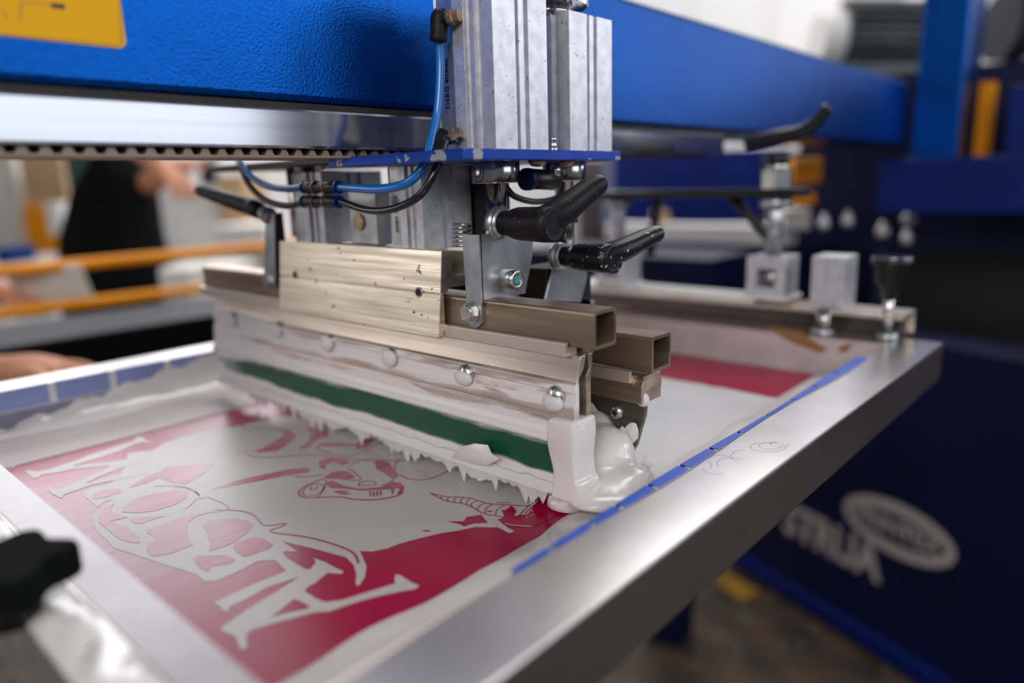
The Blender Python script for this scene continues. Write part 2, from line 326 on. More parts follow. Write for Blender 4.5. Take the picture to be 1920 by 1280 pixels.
# strip of clear tape along the near rail
MB().box((XL0+.04, .079, T), (XR0-.004, YN1+.0005, T+.0007)).build('tape_strip', M['clear'], fr)
# curved scuffs worn into the top of the right rail
sc = MB()
def scuff(pts, w_):
    P_ = [at(u, v, 'z', T) for u, v in pts]; vs = []
    for i, p in enumerate(P_):
        d = P_[min(i+1, len(P_)-1)]-P_[max(i-1, 0)]; n = Vector((-d.y, d.x, 0)).normalized()*w_/2; vs += [(p.x+n.x, p.y+n.y, T+.00008), (p.x-n.x, p.y-n.y, T+.00008)]
    sc.add(vs, [(2*i, 2*i+1, 2*i+3, 2*i+2) for i in range(len(P_)-1)])
for (cu, cv, ru, rv_, a0, a1) in ((1440,838,34,9,0,330),(1445,836,22,6,20,300),(1400,855,30,12,120,260),(1372,868,28,10,150,320),(1345,880,26,9,60,200),(1322,872,12,8,-60,60),(1462,832,18,5,0,250),(1350,862,22,9,200,330)):
    scuff([(cu+ru*math.cos(math.radians(a0+(a1-a0)*k_/14)), cv+rv_*math.sin(math.radians(a0+(a1-a0)*k_/14))) for k_ in range(15)], .0005)
tag(sc.build('scuff_marks', mat('scuff_grey', (.30, .30, .33), .4, .7), fr), kind='stuff')
# blue tape pieces, right rail
ys = [.205, .232, .262, .286, .318, .353, .388, .425, .470, .515, .560, .610, .676]
wv = lambda y: .0035+.0022*math.sin(y*23)+.004*max(0, (y-.5)/.2)
for i in range(len(ys)-1):
    y0, y1 = ys[i]+.0014, ys[i+1]-.0014; mb = MB(); k = 8; top = []; low = []
    for j in range(k+1):
        y = y0+(y1-y0)*j/k; top.append((XR0-.0008-.4*wv(y), y)); low.append((XR0+wv(y)*.7, y))
    vs = [(x, y, T+.0003) for x, y in top]+[(x, y, T+.0003) for x, y in low]+[(x, y, T-.006) for x, y in top]+[(x, y, T+.0011) for x, y in top]+[(x, y, T+.0011) for x, y in low]
    n = k+1; fs = []
    for j in range(k): fs += [(3*n+j, 3*n+j+1, 4*n+j+1, 4*n+j), (2*n+j, 2*n+j+1, 3*n+j+1, 3*n+j), (n+j, 4*n+j, 4*n+j+1, n+j+1)]
    mb.add(vs, fs).build('blue_tape', M['tape_blue'], fr)
mb = MB(); ny = 40
for i in range(ny):
    y0 = .10+(.676-.10)*i/ny; y1 = .10+(.676-.10)*(i+1)/ny
    mb.add([(XR0-.0002, y0, T+.0002), (XR0+wv(y0)*.8, y0, T+.0006), (XR0+wv(y1)*.8, y1, T+.0006), (XR0-.0002, y1, T+.0002)], [(0, 1, 2, 3)])
mb.build('tape_backing', M['cream'], fr)
# blue tape pieces, left wall
yl = [.02, .145, .20, .268, .325, .385, .45, .52]
yl = [at(u, v, 'x', XL1)[1] for u, v in ((-60, 735), (94, 712), (208, 690), (311, 668), (408, 650))]
yl = [yl[0]-.05]+yl+[yl[-1]+.05*(i+1) for i in range(4)]
for i in range(len(yl)-1):
    g = .003; MB().box((XL1, max(yl[i]+g, YN1), .019), (XL1+.0012, yl[i+1]-g, T+.0005)).build('blue_tape', M['tape_left'], fr)
MB().box((XL1, YN1, .018), (XL1+.0009, .6, T)).build('tape_backing', M['white'], fr)
# smear of white ink climbing the left wall
mb = MB(); nx = 60; vs = []; fs = []
for i in range(nx+1):
    y = .10+.28*i/nx; h = .006+.026*max(0, min(1, (y-.15)/.17))+.0022*math.sin(y*160)+.001*math.sin(y*411)
    if y > .325: h = .034
    vs += [(XL1+.0013, y, h), (XL1+.004, y, h*.55), (XL1+.010, y, .004), (XL1+.026+.006*math.sin(y*38), y, .0007)]
for i in range(nx):
    for j in range(3): fs.append((i*4+j, i*4+j+1, i*4+j+5, i*4+j+4))
mb.add(vs, fs, True).build('ink_smear', M['ink'], fr)

# --- artwork printed in the stencil: open grey areas and crimson drawing
def flat(pts, z, name, m, parent=fr, plane='z'):
    vs = [at(u, v, 'z', 0) for u, v in pts]; vs = [Vector((p.x, p.y, z)) for p in vs]
    mb = MB(); n = len(vs); me_ = mb.add(vs, [tuple(range(n))]); return me_
def clip(pts):   # keep artwork off the taped border
    return pts
def s7(l): return [(x/2.1333, 700+y/2.1333) for x, y in l]
def z4(l): return [(400+x/4.571, 1050+y/4.571) for x, y in l]
def z1(l): return [(x/6.4, 800+y/6.4) for x, y in l]
def z2(l): return [(150+x/6.4, 860+y/6.4) for x, y in l]
def z3(l): return [(300+x/6.4, 940+y/6.4) for x, y in l]
def zd(l): return [(350+x/3.84, 730+y/3.84) for x, y in l]
def zh(l): return [(700+x/3.658, 800+y/3.658) for x, y in l]
G = [(244,1037),(300,1056),(367,1077),(384,1090),(403,1090),(441,1074),(484,1052),(516,1050),(537,1070),(469,1098),(409,1126),(400,1129),(413,1137),(420,1146),(428,1146),(431,1137),(455,1127),(498,1102),(562,1081),(522,1107),(461,1144),(417,1175),(413,1181),(442,1194),(452,1218),(463,1216),(461,1192),(470,1182),(509,1170),(590,1148),(619,1146),(662,1131),(700,1120),(750,1109),(780,1104),(786,1098),(772,1092),(750,1078),(741,1077),(740,1086),(741,1094),(695,1108),(641,1125),(610,1129),(592,1122),(571,1108),(575,1102),(592,1092),(614,1074),(641,1076),(644,1071),(630,1065),(610,1054),(588,1046),(592,1054),(581,1068),(570,1066),(539,1047),(530,1037),(534,1033),(552,1034),(558,1033),(548,1028),(530,1015),(586,1028),(649,1045),(663,1059),(668,1075),(667,1096),(673,1098),(684,1082),(687,1061),(675,1033),(698,1034),(727,1028),(750,1019),(788,1009),(825,1000),(858,995),(891,988),(932,989),(960,1000),(953,992),(940,984),(938,975),(951,969),(990,964),(1014,931),(990,905),(900,860),(760,810),(640,785),(540,780),(470,792),(440,800),(400,806),(345,818),(305,832),(285,845),(262,846),(240,850),(236,872),(228,888),(215,900),(205,907),(173,914),(159,922),(156,929),(167,937),(183,950),(197,940),(212,936),(204,942),(184,957),(175,972),(177,985),(183,997),(202,1015),(212,1027)]
open_a = MB()
def add_flat(mb, pts, z):
    vs = [at(u, v, 'z', 0) for u, v in pts]; vs = [Vector((min(max(p.x, -.6305), -.2505), p.y, z)) for p in vs]; mb.add(vs, [tuple(range(len(vs)))])
add_flat(open_a, G, .00015)
open_a.build('open_artwork', M['print'], fr)
lt = MB()
add_flat(lt, z1([(300,530),(360,580),(400,620),(460,610),(500,575),(700,550),(900,505),(1300,470),(1500,455),(1780,440),(1780,370),(1500,395),(1300,425),(880,475),(870,468),(1000,430),(1200,370),(1450,290),(1600,215),(1700,190),(1820,195),(1760,165),(1700,120),(1640,125),(1600,170),(1400,235),(1100,330),(850,430),(600,510),(450,540),(350,525)]), .0002)
lt.build('letter', M['print'], fr); lt = MB()
add_flat(lt, z1([(575,760),(640,815),(740,860),(770,815),(950,755),(1100,700),(1500,620),(1800,560),(1800,500),(1500,560),(1250,640),(1035,682),(1060,665),(1200,600),(1450,500),(1700,430),(1700,410),(1350,455),(1150,570),(1000,630),(850,690),(720,745),(620,745)]), .00025)
lt.build('letter', M['print'], fr)
isl = MB()
for pts in ([(230,951),(228,960),(259,962),(291,958),(330,946),(350,933),(352,921),(330,919),(291,926),(259,933)],
            z2([(600,730),(650,775),(740,780),(900,720),(1050,685),(850,700),(640,710)]),
            z2([(800,860),(800,890),(890,935),(910,970),(820,1030),(800,1100),(870,1175),(1100,1140),(1360,1030),(1310,960),(1290,880),(1300,760),(1400,690),(1560,650),(1760,625),(1500,640),(1200,710),(1000,790),(880,830)]),
            z2([(160,485),(140,450),(170,410),(280,375),(480,360),(500,400),(330,460)]),
            z2([(220,680),(220,760),(340,860),(480,970),(620,1010),(730,1010),(710,940),(560,820),(340,755),(580,705),(400,650),(370,600),(420,530),(300,590)]),
            z2([(580,355),(640,310),(780,230),(980,150),(1050,100),(1600,60),(1500,170),(1350,260),(1280,300),(1100,290),(960,225),(800,290)]),
            z3([(520,310),(560,270),(620,235),(900,210),(1060,240),(1110,290),(1060,370),(930,460),(860,510),(700,570),(590,600),(600,500),(570,380)]),
            z3([(870,540),(900,500),(1020,460),(1130,430),(1220,440),(1360,520),(1310,570),(1080,650),(1020,670),(930,620)]),
            z3([(400,680),(480,650),(780,645),(910,710),(830,750),(620,780),(580,850),(480,800),(420,740)]),
            z4([(490,490),(560,440),(690,335),(760,360),(835,405),(800,420),(640,450)])):
    isl = MB(); add_flat(isl, pts, .0003); isl.build('stencil_shape', M['emulsion'], fr)
# solid crimson shapes of the drawing
for pts in (zd([(530,288),(640,290),(700,300),(690,340),(600,395),(490,455),(560,450),(650,445),(720,400),(790,340),(750,300),(680,278)]),
            zd([(400,190),(640,190),(600,205),(470,240),(440,245),(420,200)]), zd([(850,270),(1010,290),(1020,340),(940,360),(880,420),(800,430),(880,370),(900,320)]),
            zd([(1210,400),(1290,350),(1350,370),(1300,420),(1230,430)]), zd([(910,440),(960,390),(1220,395),(1200,405),(960,410)]),
            zd([(180,722),(350,660),(560,612),(750,575),(870,565),(890,585),(860,600),(700,625),(400,682),(350,690)]),
            zd([(985,640),(1040,600),(1100,588),(1160,592),(1215,632),(1180,645),(1050,645)]),
            zd([(1040,655),(1150,700),(1250,715),(1400,705),(1480,668),(1540,672),(1570,710),(1540,760),(1515,755),(1535,715),(1500,712),(1480,765),(1470,720),(1250,730),(1130,715),(1040,712),(1000,680)]),
            zd([(950,520),(1030,495),(1130,500),(1170,525),(1130,545),(1060,525),(1000,540),(1000,575),(960,570)]),
            zd([(1350,520),(1400,510),(1460,530),(1500,600),(1530,630),(1480,640),(1420,600),(1370,575)]),
            zd([(1050,735),(1100,728),(1170,732),(1150,745),(1190,755),(1120,760),(1090,750)]),
            zh([(505,650),(620,650),(640,620),(740,605),(785,660),(690,665),(620,685),(600,670)]), zh([(335,710),(388,712),(385,722),(345,718)]),
            zh([(850,640),(900,620),(880,570),(900,575),(950,545),(975,570),(960,610),(1000,630),(1060,600),(1180,480),(1270,500),(1360,540),(1200,640),(1090,685),(980,680),(900,665)])):
    isl = MB(); add_flat(isl, pts, .0003); isl.build('stencil_shape', M['emulsion'], fr)
# crimson line work
isl = MB()
def ribbon(mb, pts, w, z=.0004):
    P = [at(u, v, 'z', 0) for u, v in pts]; Q = []
    for i in range(len(P)-1):
        p0 = P[max(i-1, 0)]; p1 = P[i]; p2 = P[i+1]; p3 = P[min(i+2, len(P)-1)]
        for k in range(4):
            t = k/4; Q.append(.5*((2*p1)+(p2-p0)*t+(2*p0-5*p1+4*p2-p3)*t*t+(3*p1-p0-3*p2+p3)*t**3))
    Q.append(P[-1]); vs = []
    for i, p in enumerate(Q):
        d = (Q[min(i+1, len(Q)-1)]-Q[max(i-1, 0)]); n = Vector((-d.y, d.x, 0)).normalized()*w/2; vs += [(p.x+n.x, p.y+n.y, z), (p.x-n.x, p.y-n.y, z)]
    mb.add(vs, [(2*i, 2*i+1, 2*i+3, 2*i+2) for i in range(len(Q)-1)])
for pts, wd in ((s7([(700,455),(745,460),(790,480),(800,500),(830,495),(870,510),(910,530),(905,545),(860,545)]), .0007),
            (s7([(905,545),(975,552),(1020,570),(1060,608),(1140,600),(1128,612),(1084,634),(1250,660),(1400,710),(1435,760)]), .0012),
            (zd([(990,640),(850,700),(805,740),(830,772),(900,780),(1100,775),(1200,792),(1350,796),(1500,772),(1562,740)]), .0014),
            (zd([(860,770),(835,745),(860,705),(920,680),(980,690),(985,720),(940,755),(880,768)]), .0009),
            (zd([(900,700),(890,715),(905,725),(930,715),(945,700)]), .0009), (zd([(1000,650),(1000,690),(960,760),(930,772)]), .0010),
            (zd([(1160,570),(1210,600),(1250,640),(1240,655),(1120,650)]), .0009), (zd([(1240,700),(1250,670),(1320,662),(1362,675),(1340,692),(1280,690),(1260,700)]), .0011),
            (zd([(1500,640),(1480,660),(1400,695)]), .0010), (zd([(1320,735),(1325,770)]), .0012), (zd([(1345,735),(1348,770)]), .0012), (zd([(1370,733),(1374,768)]), .0012), (zd([(1395,730),(1400,765)]), .0012),
            (zd([(430,470),(520,490),(640,490),(760,480),(880,472),(1000,480),(1080,495)]), .0011), (zd([(360,460),(480,440),(600,440)]), .0009),
            (zd([(770,625),(850,632),(980,615)]), .0011), (zd([(1500,600),(1600,645),(1700,652),(1800,628),(1900,575)]), .0011), (zd([(1530,505),(1500,540),(1500,600)]), .0011),
            (zd([(1360,520),(1380,560),(1430,600),(1480,640)]), .0010), (zd([(1080,495),(1300,510),(1600,515)]), .0010), (zd([(1180,540),(1260,510),(1330,505)]), .0010),
            (zd([(940,430),(1060,470),(1200,480),(1300,430)]), .0010), (zd([(1310,440),(1380,390),(1500,380)]), .0012), (zd([(420,200),(400,270),(470,280),(560,285)]), .0010),
            (zh([(390,455),(500,482),(640,487),(720,508),(800,530),(940,540),(1060,546)]), .0008), (zh([(390,455),(450,488),(520,515),(620,530),(690,560),(760,598),(860,615),(960,635)]), .0008),
            (zh([(470,475),(462,492),(475,500)]), .0006), (zh([(520,484),(508,500),(520,514)]), .0006), (zh([(570,485),(552,505),(562,522)]), .0006), (zh([(620,487),(598,508),(606,528)]), .0006),
            (zh([(665,493),(640,515),(645,535)]), .0006), (zh([(710,506),(672,530),(678,552)]), .0006), (zh([(765,522),(722,550),(715,572)]), .0006), (zh([(820,534),(775,560),(768,598)]), .0006), (zh([(900,540),(850,570),(838,608)]), .0006),
            (zh([(845,523),(940,523)]), .0006), (zh([(1165,470),(1060,550),(985,628)]), .0008), (zh([(1185,478),(1080,560),(1010,632)]), .0008), (zh([(780,582),(815,582)]), .0012),
            (zh([(940,545),(975,580),(950,630)]), .0008), (z2([(890,330),(1050,325),(1200,328),(1330,360),(1400,410),(1430,445)]), .0007), (z2([(1400,480),(1300,580),(1240,605)]), .0006)):
    ribbon(isl, pts, wd)
tag(isl.build('stencil_lines', M['emulsion'], fr), kind='stuff')
grey_l = MB()
ribbon(grey_l, zh([(900,665),(960,680),(1090,688)]), .0009, .0005); ribbon(grey_l, z1([(15,500),(60,540),(150,500),(185,465)]), .0016, .0005); ribbon(grey_l, z1([(50,500),(110,480),(160,470)]), .0012, .0005)
ribbon(grey_l, zh([(850,660),(900,700),(950,728)]), .0040, .0005)
for x, y in ((1040,600),(1060,585),(1075,610),(1090,600),(1050,620),(1085,575)): add_flat(grey_l, zh([(x,y),(x+9,y+2),(x+8,y+9),(x-1,y+7)]), .0005)
tag(grey_l.build('artwork_detail', M['print'], fr), kind='stuff')

# ================================================================== WET INK LYING ON THE SCREEN
def blob_sheet(name, outline_y, x_of, z_of, nx, ny): pass
# flooded layer behind the rear squeegee
mb = MB(); nx, ny = 44, 26; vs = []
for i in range(nx+1):
    for j in range(ny+1):
        x = -.70+(.70-.2)*i/nx; yend = .633+.0015*math.sin(x*22)+.0006*math.sin(x*150+1)-.010*max(0, (x+.3)/.1)
        y = .395+(yend-.395)*j/ny; e = min(1, j/1.0, (ny-j)/1.2)
        vs.append((x, y, .0006+.0016*e+.0003*math.sin(x*230+y*12)))
mb.add(vs, [(i*(ny+1)+j, (i+1)*(ny+1)+j, (i+1)*(ny+1)+j+1, i*(ny+1)+j+1) for i in range(nx) for j in range(ny)], True)
tag(mb.build('ink_layer', M['ink_film']), 'smooth white ink layer flooded over the screen behind the squeegees', 'ink', kind='stuff')
# ink bank along the right rail
def bank(y):
    base = -.250+.0025*math.sin(y*31)+.0015*math.sin(y*88+2)
    return base
mb = MB(); ny = 110; vs = []; pr = 9
for i in range(ny+1):
    y = YN1+.001+(.66-YN1)*i/ny; b0 = bank(y)
    hgt = .030+.0018*math.sin(y*50)
    if y > .42: hgt *= max(.12, 1-(y-.42)/.12)
    for j in range(pr):
        t = j/(pr-1); x = b0+(XR0-.0005-b0)*t
        vs.append((x, y, .0006+.0028*min(1, t*6)+hgt*t**2.0+.0006*math.sin(y*140+t*9)*t))
mb.add(vs, [(i*pr+j, (i+1)*pr+j, (i+1)*pr+j+1, i*pr+j+1) for i in range(ny) for j in range(pr-1)], True)
tag(mb.build('ink_bank', M['ink']), 'thick bank of white ink against the right frame rail', 'ink', kind='stuff')
# soft heap of wet ink squeezed out past the blade ends
def metaish(name, balls, m, label, res=.0035):
    mbd = bpy.data.metaballs.new(name); mbd.resolution = res; mbd.render_resolution = res; mbd.threshold = .35
    for (p, r, sx, sy, sz) in balls:
        e = mbd.elements.new(type='ELLIPSOID'); e.co = p; e.radius = r; e.size_x, e.size_y, e.size_z = sx, sy, sz
    t = bpy.data.objects.new('tmpmeta', mbd); COL.objects.link(t); dg = bpy.context.evaluated_depsgraph_get(); dg.update()
    me = bpy.data.meshes.new_from_object(t.evaluated_get(dg)); bpy.data.objects.remove(t); bpy.data.metaballs.remove(mbd)
    me.materials.clear(); me.materials.append(m)
    for p in me.polygons: p.use_smooth = True
    o = bpy.data.objects.new(name, me); COL.objects.link(o); o['_b'] = (0, 0, 0); return o
P = lambda u, v, y: at(u, v, 'y', y)
balls = []
for (u, v, y, r, sx, sy, sz) in ((1135,845,.372,.030,1,.9,.85), (1120,880,.360,.026,1,1,.7), (1175,895,.362,.026,1,1,.45), (1130,915,.345,.026,1.1,1,.5), (1180,905,.372,.022,1,1,.5),
                                 (1090,850,.376,.022,1,1,1), (1110,935,.330,.022,1.1,1,.35), (1160,930,.345,.024,1.1,1.2,.35), (1060,940,.330,.018,1.2,1,.4), (1120,800,.385,.018,1,.8,1), (1195,890,.385,.016,1,1,.5)):
    balls.append((P(u, v, y), r, sx, sy, sz))
tag(metaish('ink_heap', balls, M['ink'], ''), 'glossy folded heap of white ink at the squeegee end', 'ink', kind='stuff')

# ================================================================== FRONT SQUEEGEE (printing head, nearest the camera)
XA, XB = -.688, -.2437
sq = thing('front_squeegee', 'front squeegee with green blade, smeared holder and bronze square tube', 'squeegee', (-.46, .335, .012))
def rtube(y0, z0, s, r=.0022, t=.0022):
    def rr(y0, z0, y1, z1, r):
        pts = []
        for cx, cz, a0 in ((y1-r, z1-r, 0), (y0+r, z1-r, 90), (y0+r, z0+r, 180), (y1-r, z0+r, 270)):
            for k in range(4): a = math.radians(a0+30*k); pts.append((cx+r*math.cos(a), cz+r*math.sin(a)))
        return pts
    return rr(y0, z0, y0+s, z0+s, r), rr(y0+t, z0+t, y0+s-t, z0+s-t, r*.5)
o_, h_ = rtube(.3235, .1062, .0222)
MB().prism(o_, 'x', -.705, -.2325, h_).build('square_tube', M['alu_tube'], sq)
MB().box((-.70, .3262, .109), (-.69, .343, .126)).build('tube_plug', M['dark_in'], sq)
# ledge rail clamped below the tube
MB().prism([(.3195,.1008),(.3195,.1086),(.3225,.1092),(.3225,.1060),(.331,.1060),(.331,.1008)], 'x', -.708, -.2500).build('ledge_strip', M['alu_ledge'], sq, .0004)
MB().prism([(.334,.1008),(.334,.106),(.338,.1085),(.341,.1085),(.341,.1035),(.339,.1008)], 'x', -.705, -.2440).build('rear_ledge', M['alu_tube'], sq, .0003)
# extruded holder body with grooves: two walls and the blade slot between them
front_wall = [(.3265,.1010),(.3250,.0990),(.3240,.0930),(.3225,.0860),(.3205,.0845),(.3205,.0800),(.3215,.0785),(.3210,.0720),(.3195,.0705),(.3198,.0640),(.3190,.0630),(.3192,.0560),(.3180,.0530),(.3165,.0515),(.3160,.0490),(.3185,.0480),(.3220,.0482),(.3245,.0500),(.3245,.0560),(.3245,.0880),(.3290,.0930),(.3310,.0990),(.3310,.1010)]
MB().prism(front_wall, 'x', XA, XB).build('holder_front', M['smear_alu'], sq, .0004)
rear_wall = [(.3340,.1010),(.3340,.0990),(.3345,.0920),(.3315,.0880),(.3315,.0480),(.3355,.0480),(.3360,.060),(.3360,.0850),(.3375,.0930),(.3375,.1010)]
MB().prism(rear_wall, 'x', XA, XB).build('holder_rear', M['alu_tube'], sq, .0004)
# blade
MB().prism([(.3225,.060),(.3215,.0480),(.3200,.0300),(.3192,.0155),(.3240,.0145),(.3310,.0300),(.3315,.060)], 'x', XA+.001, XB-.012).build('blade', M['smear_green'], sq, .0006)
def lip_strip(nm, m, y0, z0, y1, z1, th, amp, seed, xa=XA, xb=XB):
    rnd = random.Random(seed); n = 150; vs = []; ph = [rnd.random()*6 for _ in range(4)]
    for i in range(n+1):
        x = xa+(xb-xa)*i/n; w_ = amp*(math.sin(x*180+ph[0])+.7*math.sin(x*410+ph[1])+.5*math.sin(x*77+ph[2]))
        for (yy, zz) in ((y0, z0+w_), (y0-th*.5, z0-.001+w_*.5), (y1-th, z1+.0012), (y1-th, z1-.0006), (y1+.002, z1-.0010), (y0+th, z1+.001)): vs.append((x, yy, zz))
    k = 6; fs = [(i*k+j, i*k+(j+1) % k, (i+1)*k+(j+1) % k, (i+1)*k+j) for i in range(n) for j in range(k)]
    return MB().add(vs, fs+[tuple(range(k))[::-1], tuple(range(n*k, n*k+k))], True).build(nm, m, sq)
lip_strip('ink_ridge', M['ink_film'], .3192, .0212, .3182, .0150, .0014, .0007, 3)
# thin smeared band of ink on the holder's lower rim
lip_strip('ink_ridge', M['ink_film'], .3186, .0520, .3165, .0487, .0006, .0007, 8)
# end cap of caked ink at the near end
mb = MB(); vs = []; n = 26
for i in range(n+1):
    t = i/n; z = .0125+(.0635-.0125)*t; o2 = .0010*math.sin(t*8+1)
    y0 = .3155+.0015*math.sin(t*5); y1 = .339-.002*t; xa = -.2600+.0015*math.sin(t*7); xb = -.2425+o2+(.002 if t < .25 else 0)
    vs += [(xa, y0, z), (xb, y0+.001, z), (xb+.001, y1, z), (xa, y1, z)]
fs = [(i*4+j, i*4+(j+1) % 4, i*4+4+(j+1) % 4, i*4+4+j) for i in range(n) for j in range(4)]+[(3, 2, 1, 0), (4*n, 4*n+1, 4*n+2, 4*n+3)]
ck = mb.add(vs, fs, True).build('ink_cake', M['ink'], sq, .0014)
# ink drips hanging off the blade edge: ragged curtain
rnd = random.Random(5); n = 620; vs = []; fs = []
x0, x1 = -.625, -.262; env = [(-.625,.0015),(-.60,.006),(-.585,.007),(-.57,.003),(-.545,.0035),(-.54,.0105),(-.50,.011),(-.47,.009),(-.455,.013),(-.44,.005),(-.425,.0125),(-.40,.010),(-.385,.011),(-.37,.006),(-.355,.009),(-.33,.012),(-.305,.010),(-.29,.006),(-.262,.002)]
def envf(x):
    for i in range(len(env)-1):
        if env[i][0] <= x <= env[i+1][0]:
            t = (x-env[i][0])/(env[i+1][0]-env[i][0]); return env[i][1]*(1-t)+env[i+1][1]*t
    return .001
spikes = [(rnd.uniform(x0, x1), rnd.uniform(.0018, .0060), rnd.uniform(.005, .0135)) for _ in range(24)]
for i in range(n+1):
    x = x0+(x1-x0)*i/n; L_ = envf(x)*.8*(.75+.25*math.sin(x*150))
    for (sx_, sw, sl) in spikes:
        d = abs(x-sx_)/sw
        if d < 1: L_ = max(L_, envf(x)*.6+sl*(1-d)**1.2)
    L_ = min(L_+.0007*math.sin(x*700+2*math.sin(x*130))+.0009*(rnd.random()-.5), .0142)
    L_ = max(L_, .0006)
    vs += [(x, .3170, .0170), (x, .3162, .0148), (x, .3176+L_*.1, .0150-L_), (x, .3183+L_*.1, .0150-L_), (x, .3190, .0155)]
k = 5
fs = [(i*k+j, i*k+(j+1) % k, (i+1)*k+(j+1) % k, (i+1)*k+j) for i in range(n) for j in range(k)]
MB().add(vs, fs+[tuple(range(k))[::-1], tuple(range(n*k, n*k+k))], False).build('ink_drips', M['ink_film'], sq)
# torn flake of dried ink on the lip
c0 = P(890, 852, .3155)
vs = [P(u, v, y) for u, v, y in ((845,858,.317),(862,838,.314),(890,831,.313),(915,834,.314),(922,850,.312),(938,860,.314),(915,872,.3135),(905,872,.315),(880,868,.316),(893,850,.310),(870,850,.311),(908,858,.309))]
MB().add(vs, [(0,1,10),(1,2,9,10),(2,3,9),(3,4,11,9),(4,5,6,11),(6,7,11),(7,8,9,11),(8,0,10,9)], True).build('ink_flake', M['ink'], sq)
# dome head screws along the holder
for (u, v) in ((1043,742),(875,700),(735,668),(618,640),(522,616),(438,598)):
    p = P(u, v, .3205); s_ = MB().hexbolt(p, -Y, .0066, .0042, dome=True).build('screw', M['bolt'], sq)
    c = MB().ball(p+Vector((-.001, -.0022, -.0036 if u > 1000 else (-.0026 if u > 850 else -.001))), .0078, .0034, .0056 if u > 850 else .0068, 14, 10).build('ink_crust', M['ink_film'], s_)

# ================================================================== REAR SQUEEGEE
rq = thing('rear_squeegee', 'rear squeegee with angled dark end plate and bronze square tube', 'squeegee', (-.46, .40, .01))
o_, h_ = rtube(.3835, .0800, .0232)
MB().prism(o_, 'x', -.70, -.2313, h_).build('square_tube', M['alu_tube'], rq)
MB().prism([(.3800,.0720),(.3800,.0795),(.3828,.0800),(.3828,.0765),(.392,.0765),(.392,.0720)], 'x', -.705, -.2450).build('ledge_strip', M['alu_ledge'], rq, .0004)
MB().prism([(.3840,.0770),(.3840,.0740),(.3815,.0700),(.3815,.0590),(.4050,.0590),(.4060,.0700),(.4040,.0770)], 'x', -.700, -.2370).build('holder', M['alu_tube'], rq, .0005)
vs = []; prof = [(-.2375,.0590),(-.2380,.0500),(-.2440,.0290),(-.2530,.0080),(-.700,.0080),(-.700,.0590)]
MB().prism(prof, 'y', .3860, .3900).build('end_plate', M['smear_dark'], rq, .0004)
MB().prism([(.3902,.059),(.3902,.006),(.3950,.004),(.3990,.008),(.3990,.059)], 'x', -.695, -.2560).build('blade', M['green'], rq)
for (u, v) in ((1157,773),(1205,748)):
    p = P(u, v, .386); s_ = MB().hexbolt(p, -Y, .0052, .0030, dome=True).build('screw', M['bolt'] if u < 1200 else M['ink_film'], rq)
    if u < 1200: MB().box((p.x-.0022, p.y-.0034, p.z-.0005), (p.x+.0022, p.y-.0026, p.z+.0005)).box((p.x-.0005, p.y-.0034, p.z-.0022), (p.x+.0005, p.y-.0026, p.z+.0022)).build('cross_recess', M['dark_in'], s_)
# flakes of ink on the end plate
for (c, rr_) in (((1185,808),16), ((1165,815),12), ((1212,868),13), ((1105,770),14)):
    u, v = c; r1 = random.Random(u); k = 9; vs = [P(u+rr_*math.cos(6.283*i/k)*r1.uniform(.6, 1.3), v+rr_*1.2*math.sin(6.283*i/k)*r1.uniform(.6, 1.3), .3845-.001*(i % 2)) for i in range(k)]+[P(u, v, .3825)]
    MB().add(vs, [(i, (i+1) % k, k) for i in range(k)], True).build('ink_flake', M['ink'], rq)

# ================================================================== MOUNTING BLOCK ON THE FRONT SQUEEGEE
mbk = thing('clamp_profile', 'worn brushed aluminium clamp profile gripping the front square tube', 'clamp profile', (-.45, .325, .1))
def lean(z): return .3145+(z-.101)*.10
pf = [(lean(.101)-.0005,.1010),(lean(.101),.1000),(lean(.101)+.004,.1000),(lean(.101)+.0045,.1045),(.3205,.1065),(.3205,.1290),(.3240,.1305),(.3250,.1330),(.3475,.1330),(.3475,.1560),(.3430,.1560),(.3430,.1400),(.3330,.1400),(.3285,.1440),(.3300,.1540),(.3285,.1575),(lean(.1585)+.0005,.1585),(lean(.1585),.1575),(lean(.1305),.1305),(lean(.1305)+.0008,.1297),(lean(.129),.1290)]
MB().prism(pf, 'x', -.5505, -.3515).build('profile', M['alu_warm'], mbk, .0003)
for (u, v, r_) in ((785,548,.0027), (553,515,.0024), (610,549,.0018)):
    p = at(u, v, 'y', lean(.128)); h1 = MB().lathe(p+Y*.0006, -Y, [(0, r_*1.35), (.0009, r_*1.35), (.0010, r_*1.0), (.0004, r_*.95)], 20).build('hole_rim', M['zinc'], mbk)
    MB().cyl(p-Y*.0001, p-Y*.0008, r_*.85, seg=18).build('hole', M['dark_in'], h1)
for (u, v, s_) in ((762,565,2.2),(775,585,3.2),(790,590,2.4),(684,556,1.6),(640,582,1.4),(822,563,1.8),(766,560,1.8)):
    p = at(u, v, 'y', lean(.112)-.0003); MB().ball(p, s_*.00035, .0002, s_*.0003, 8, 5).build('ink_spot', M['brown_tape'] if s_ > 1.7 else M['emulsion'], mbk)

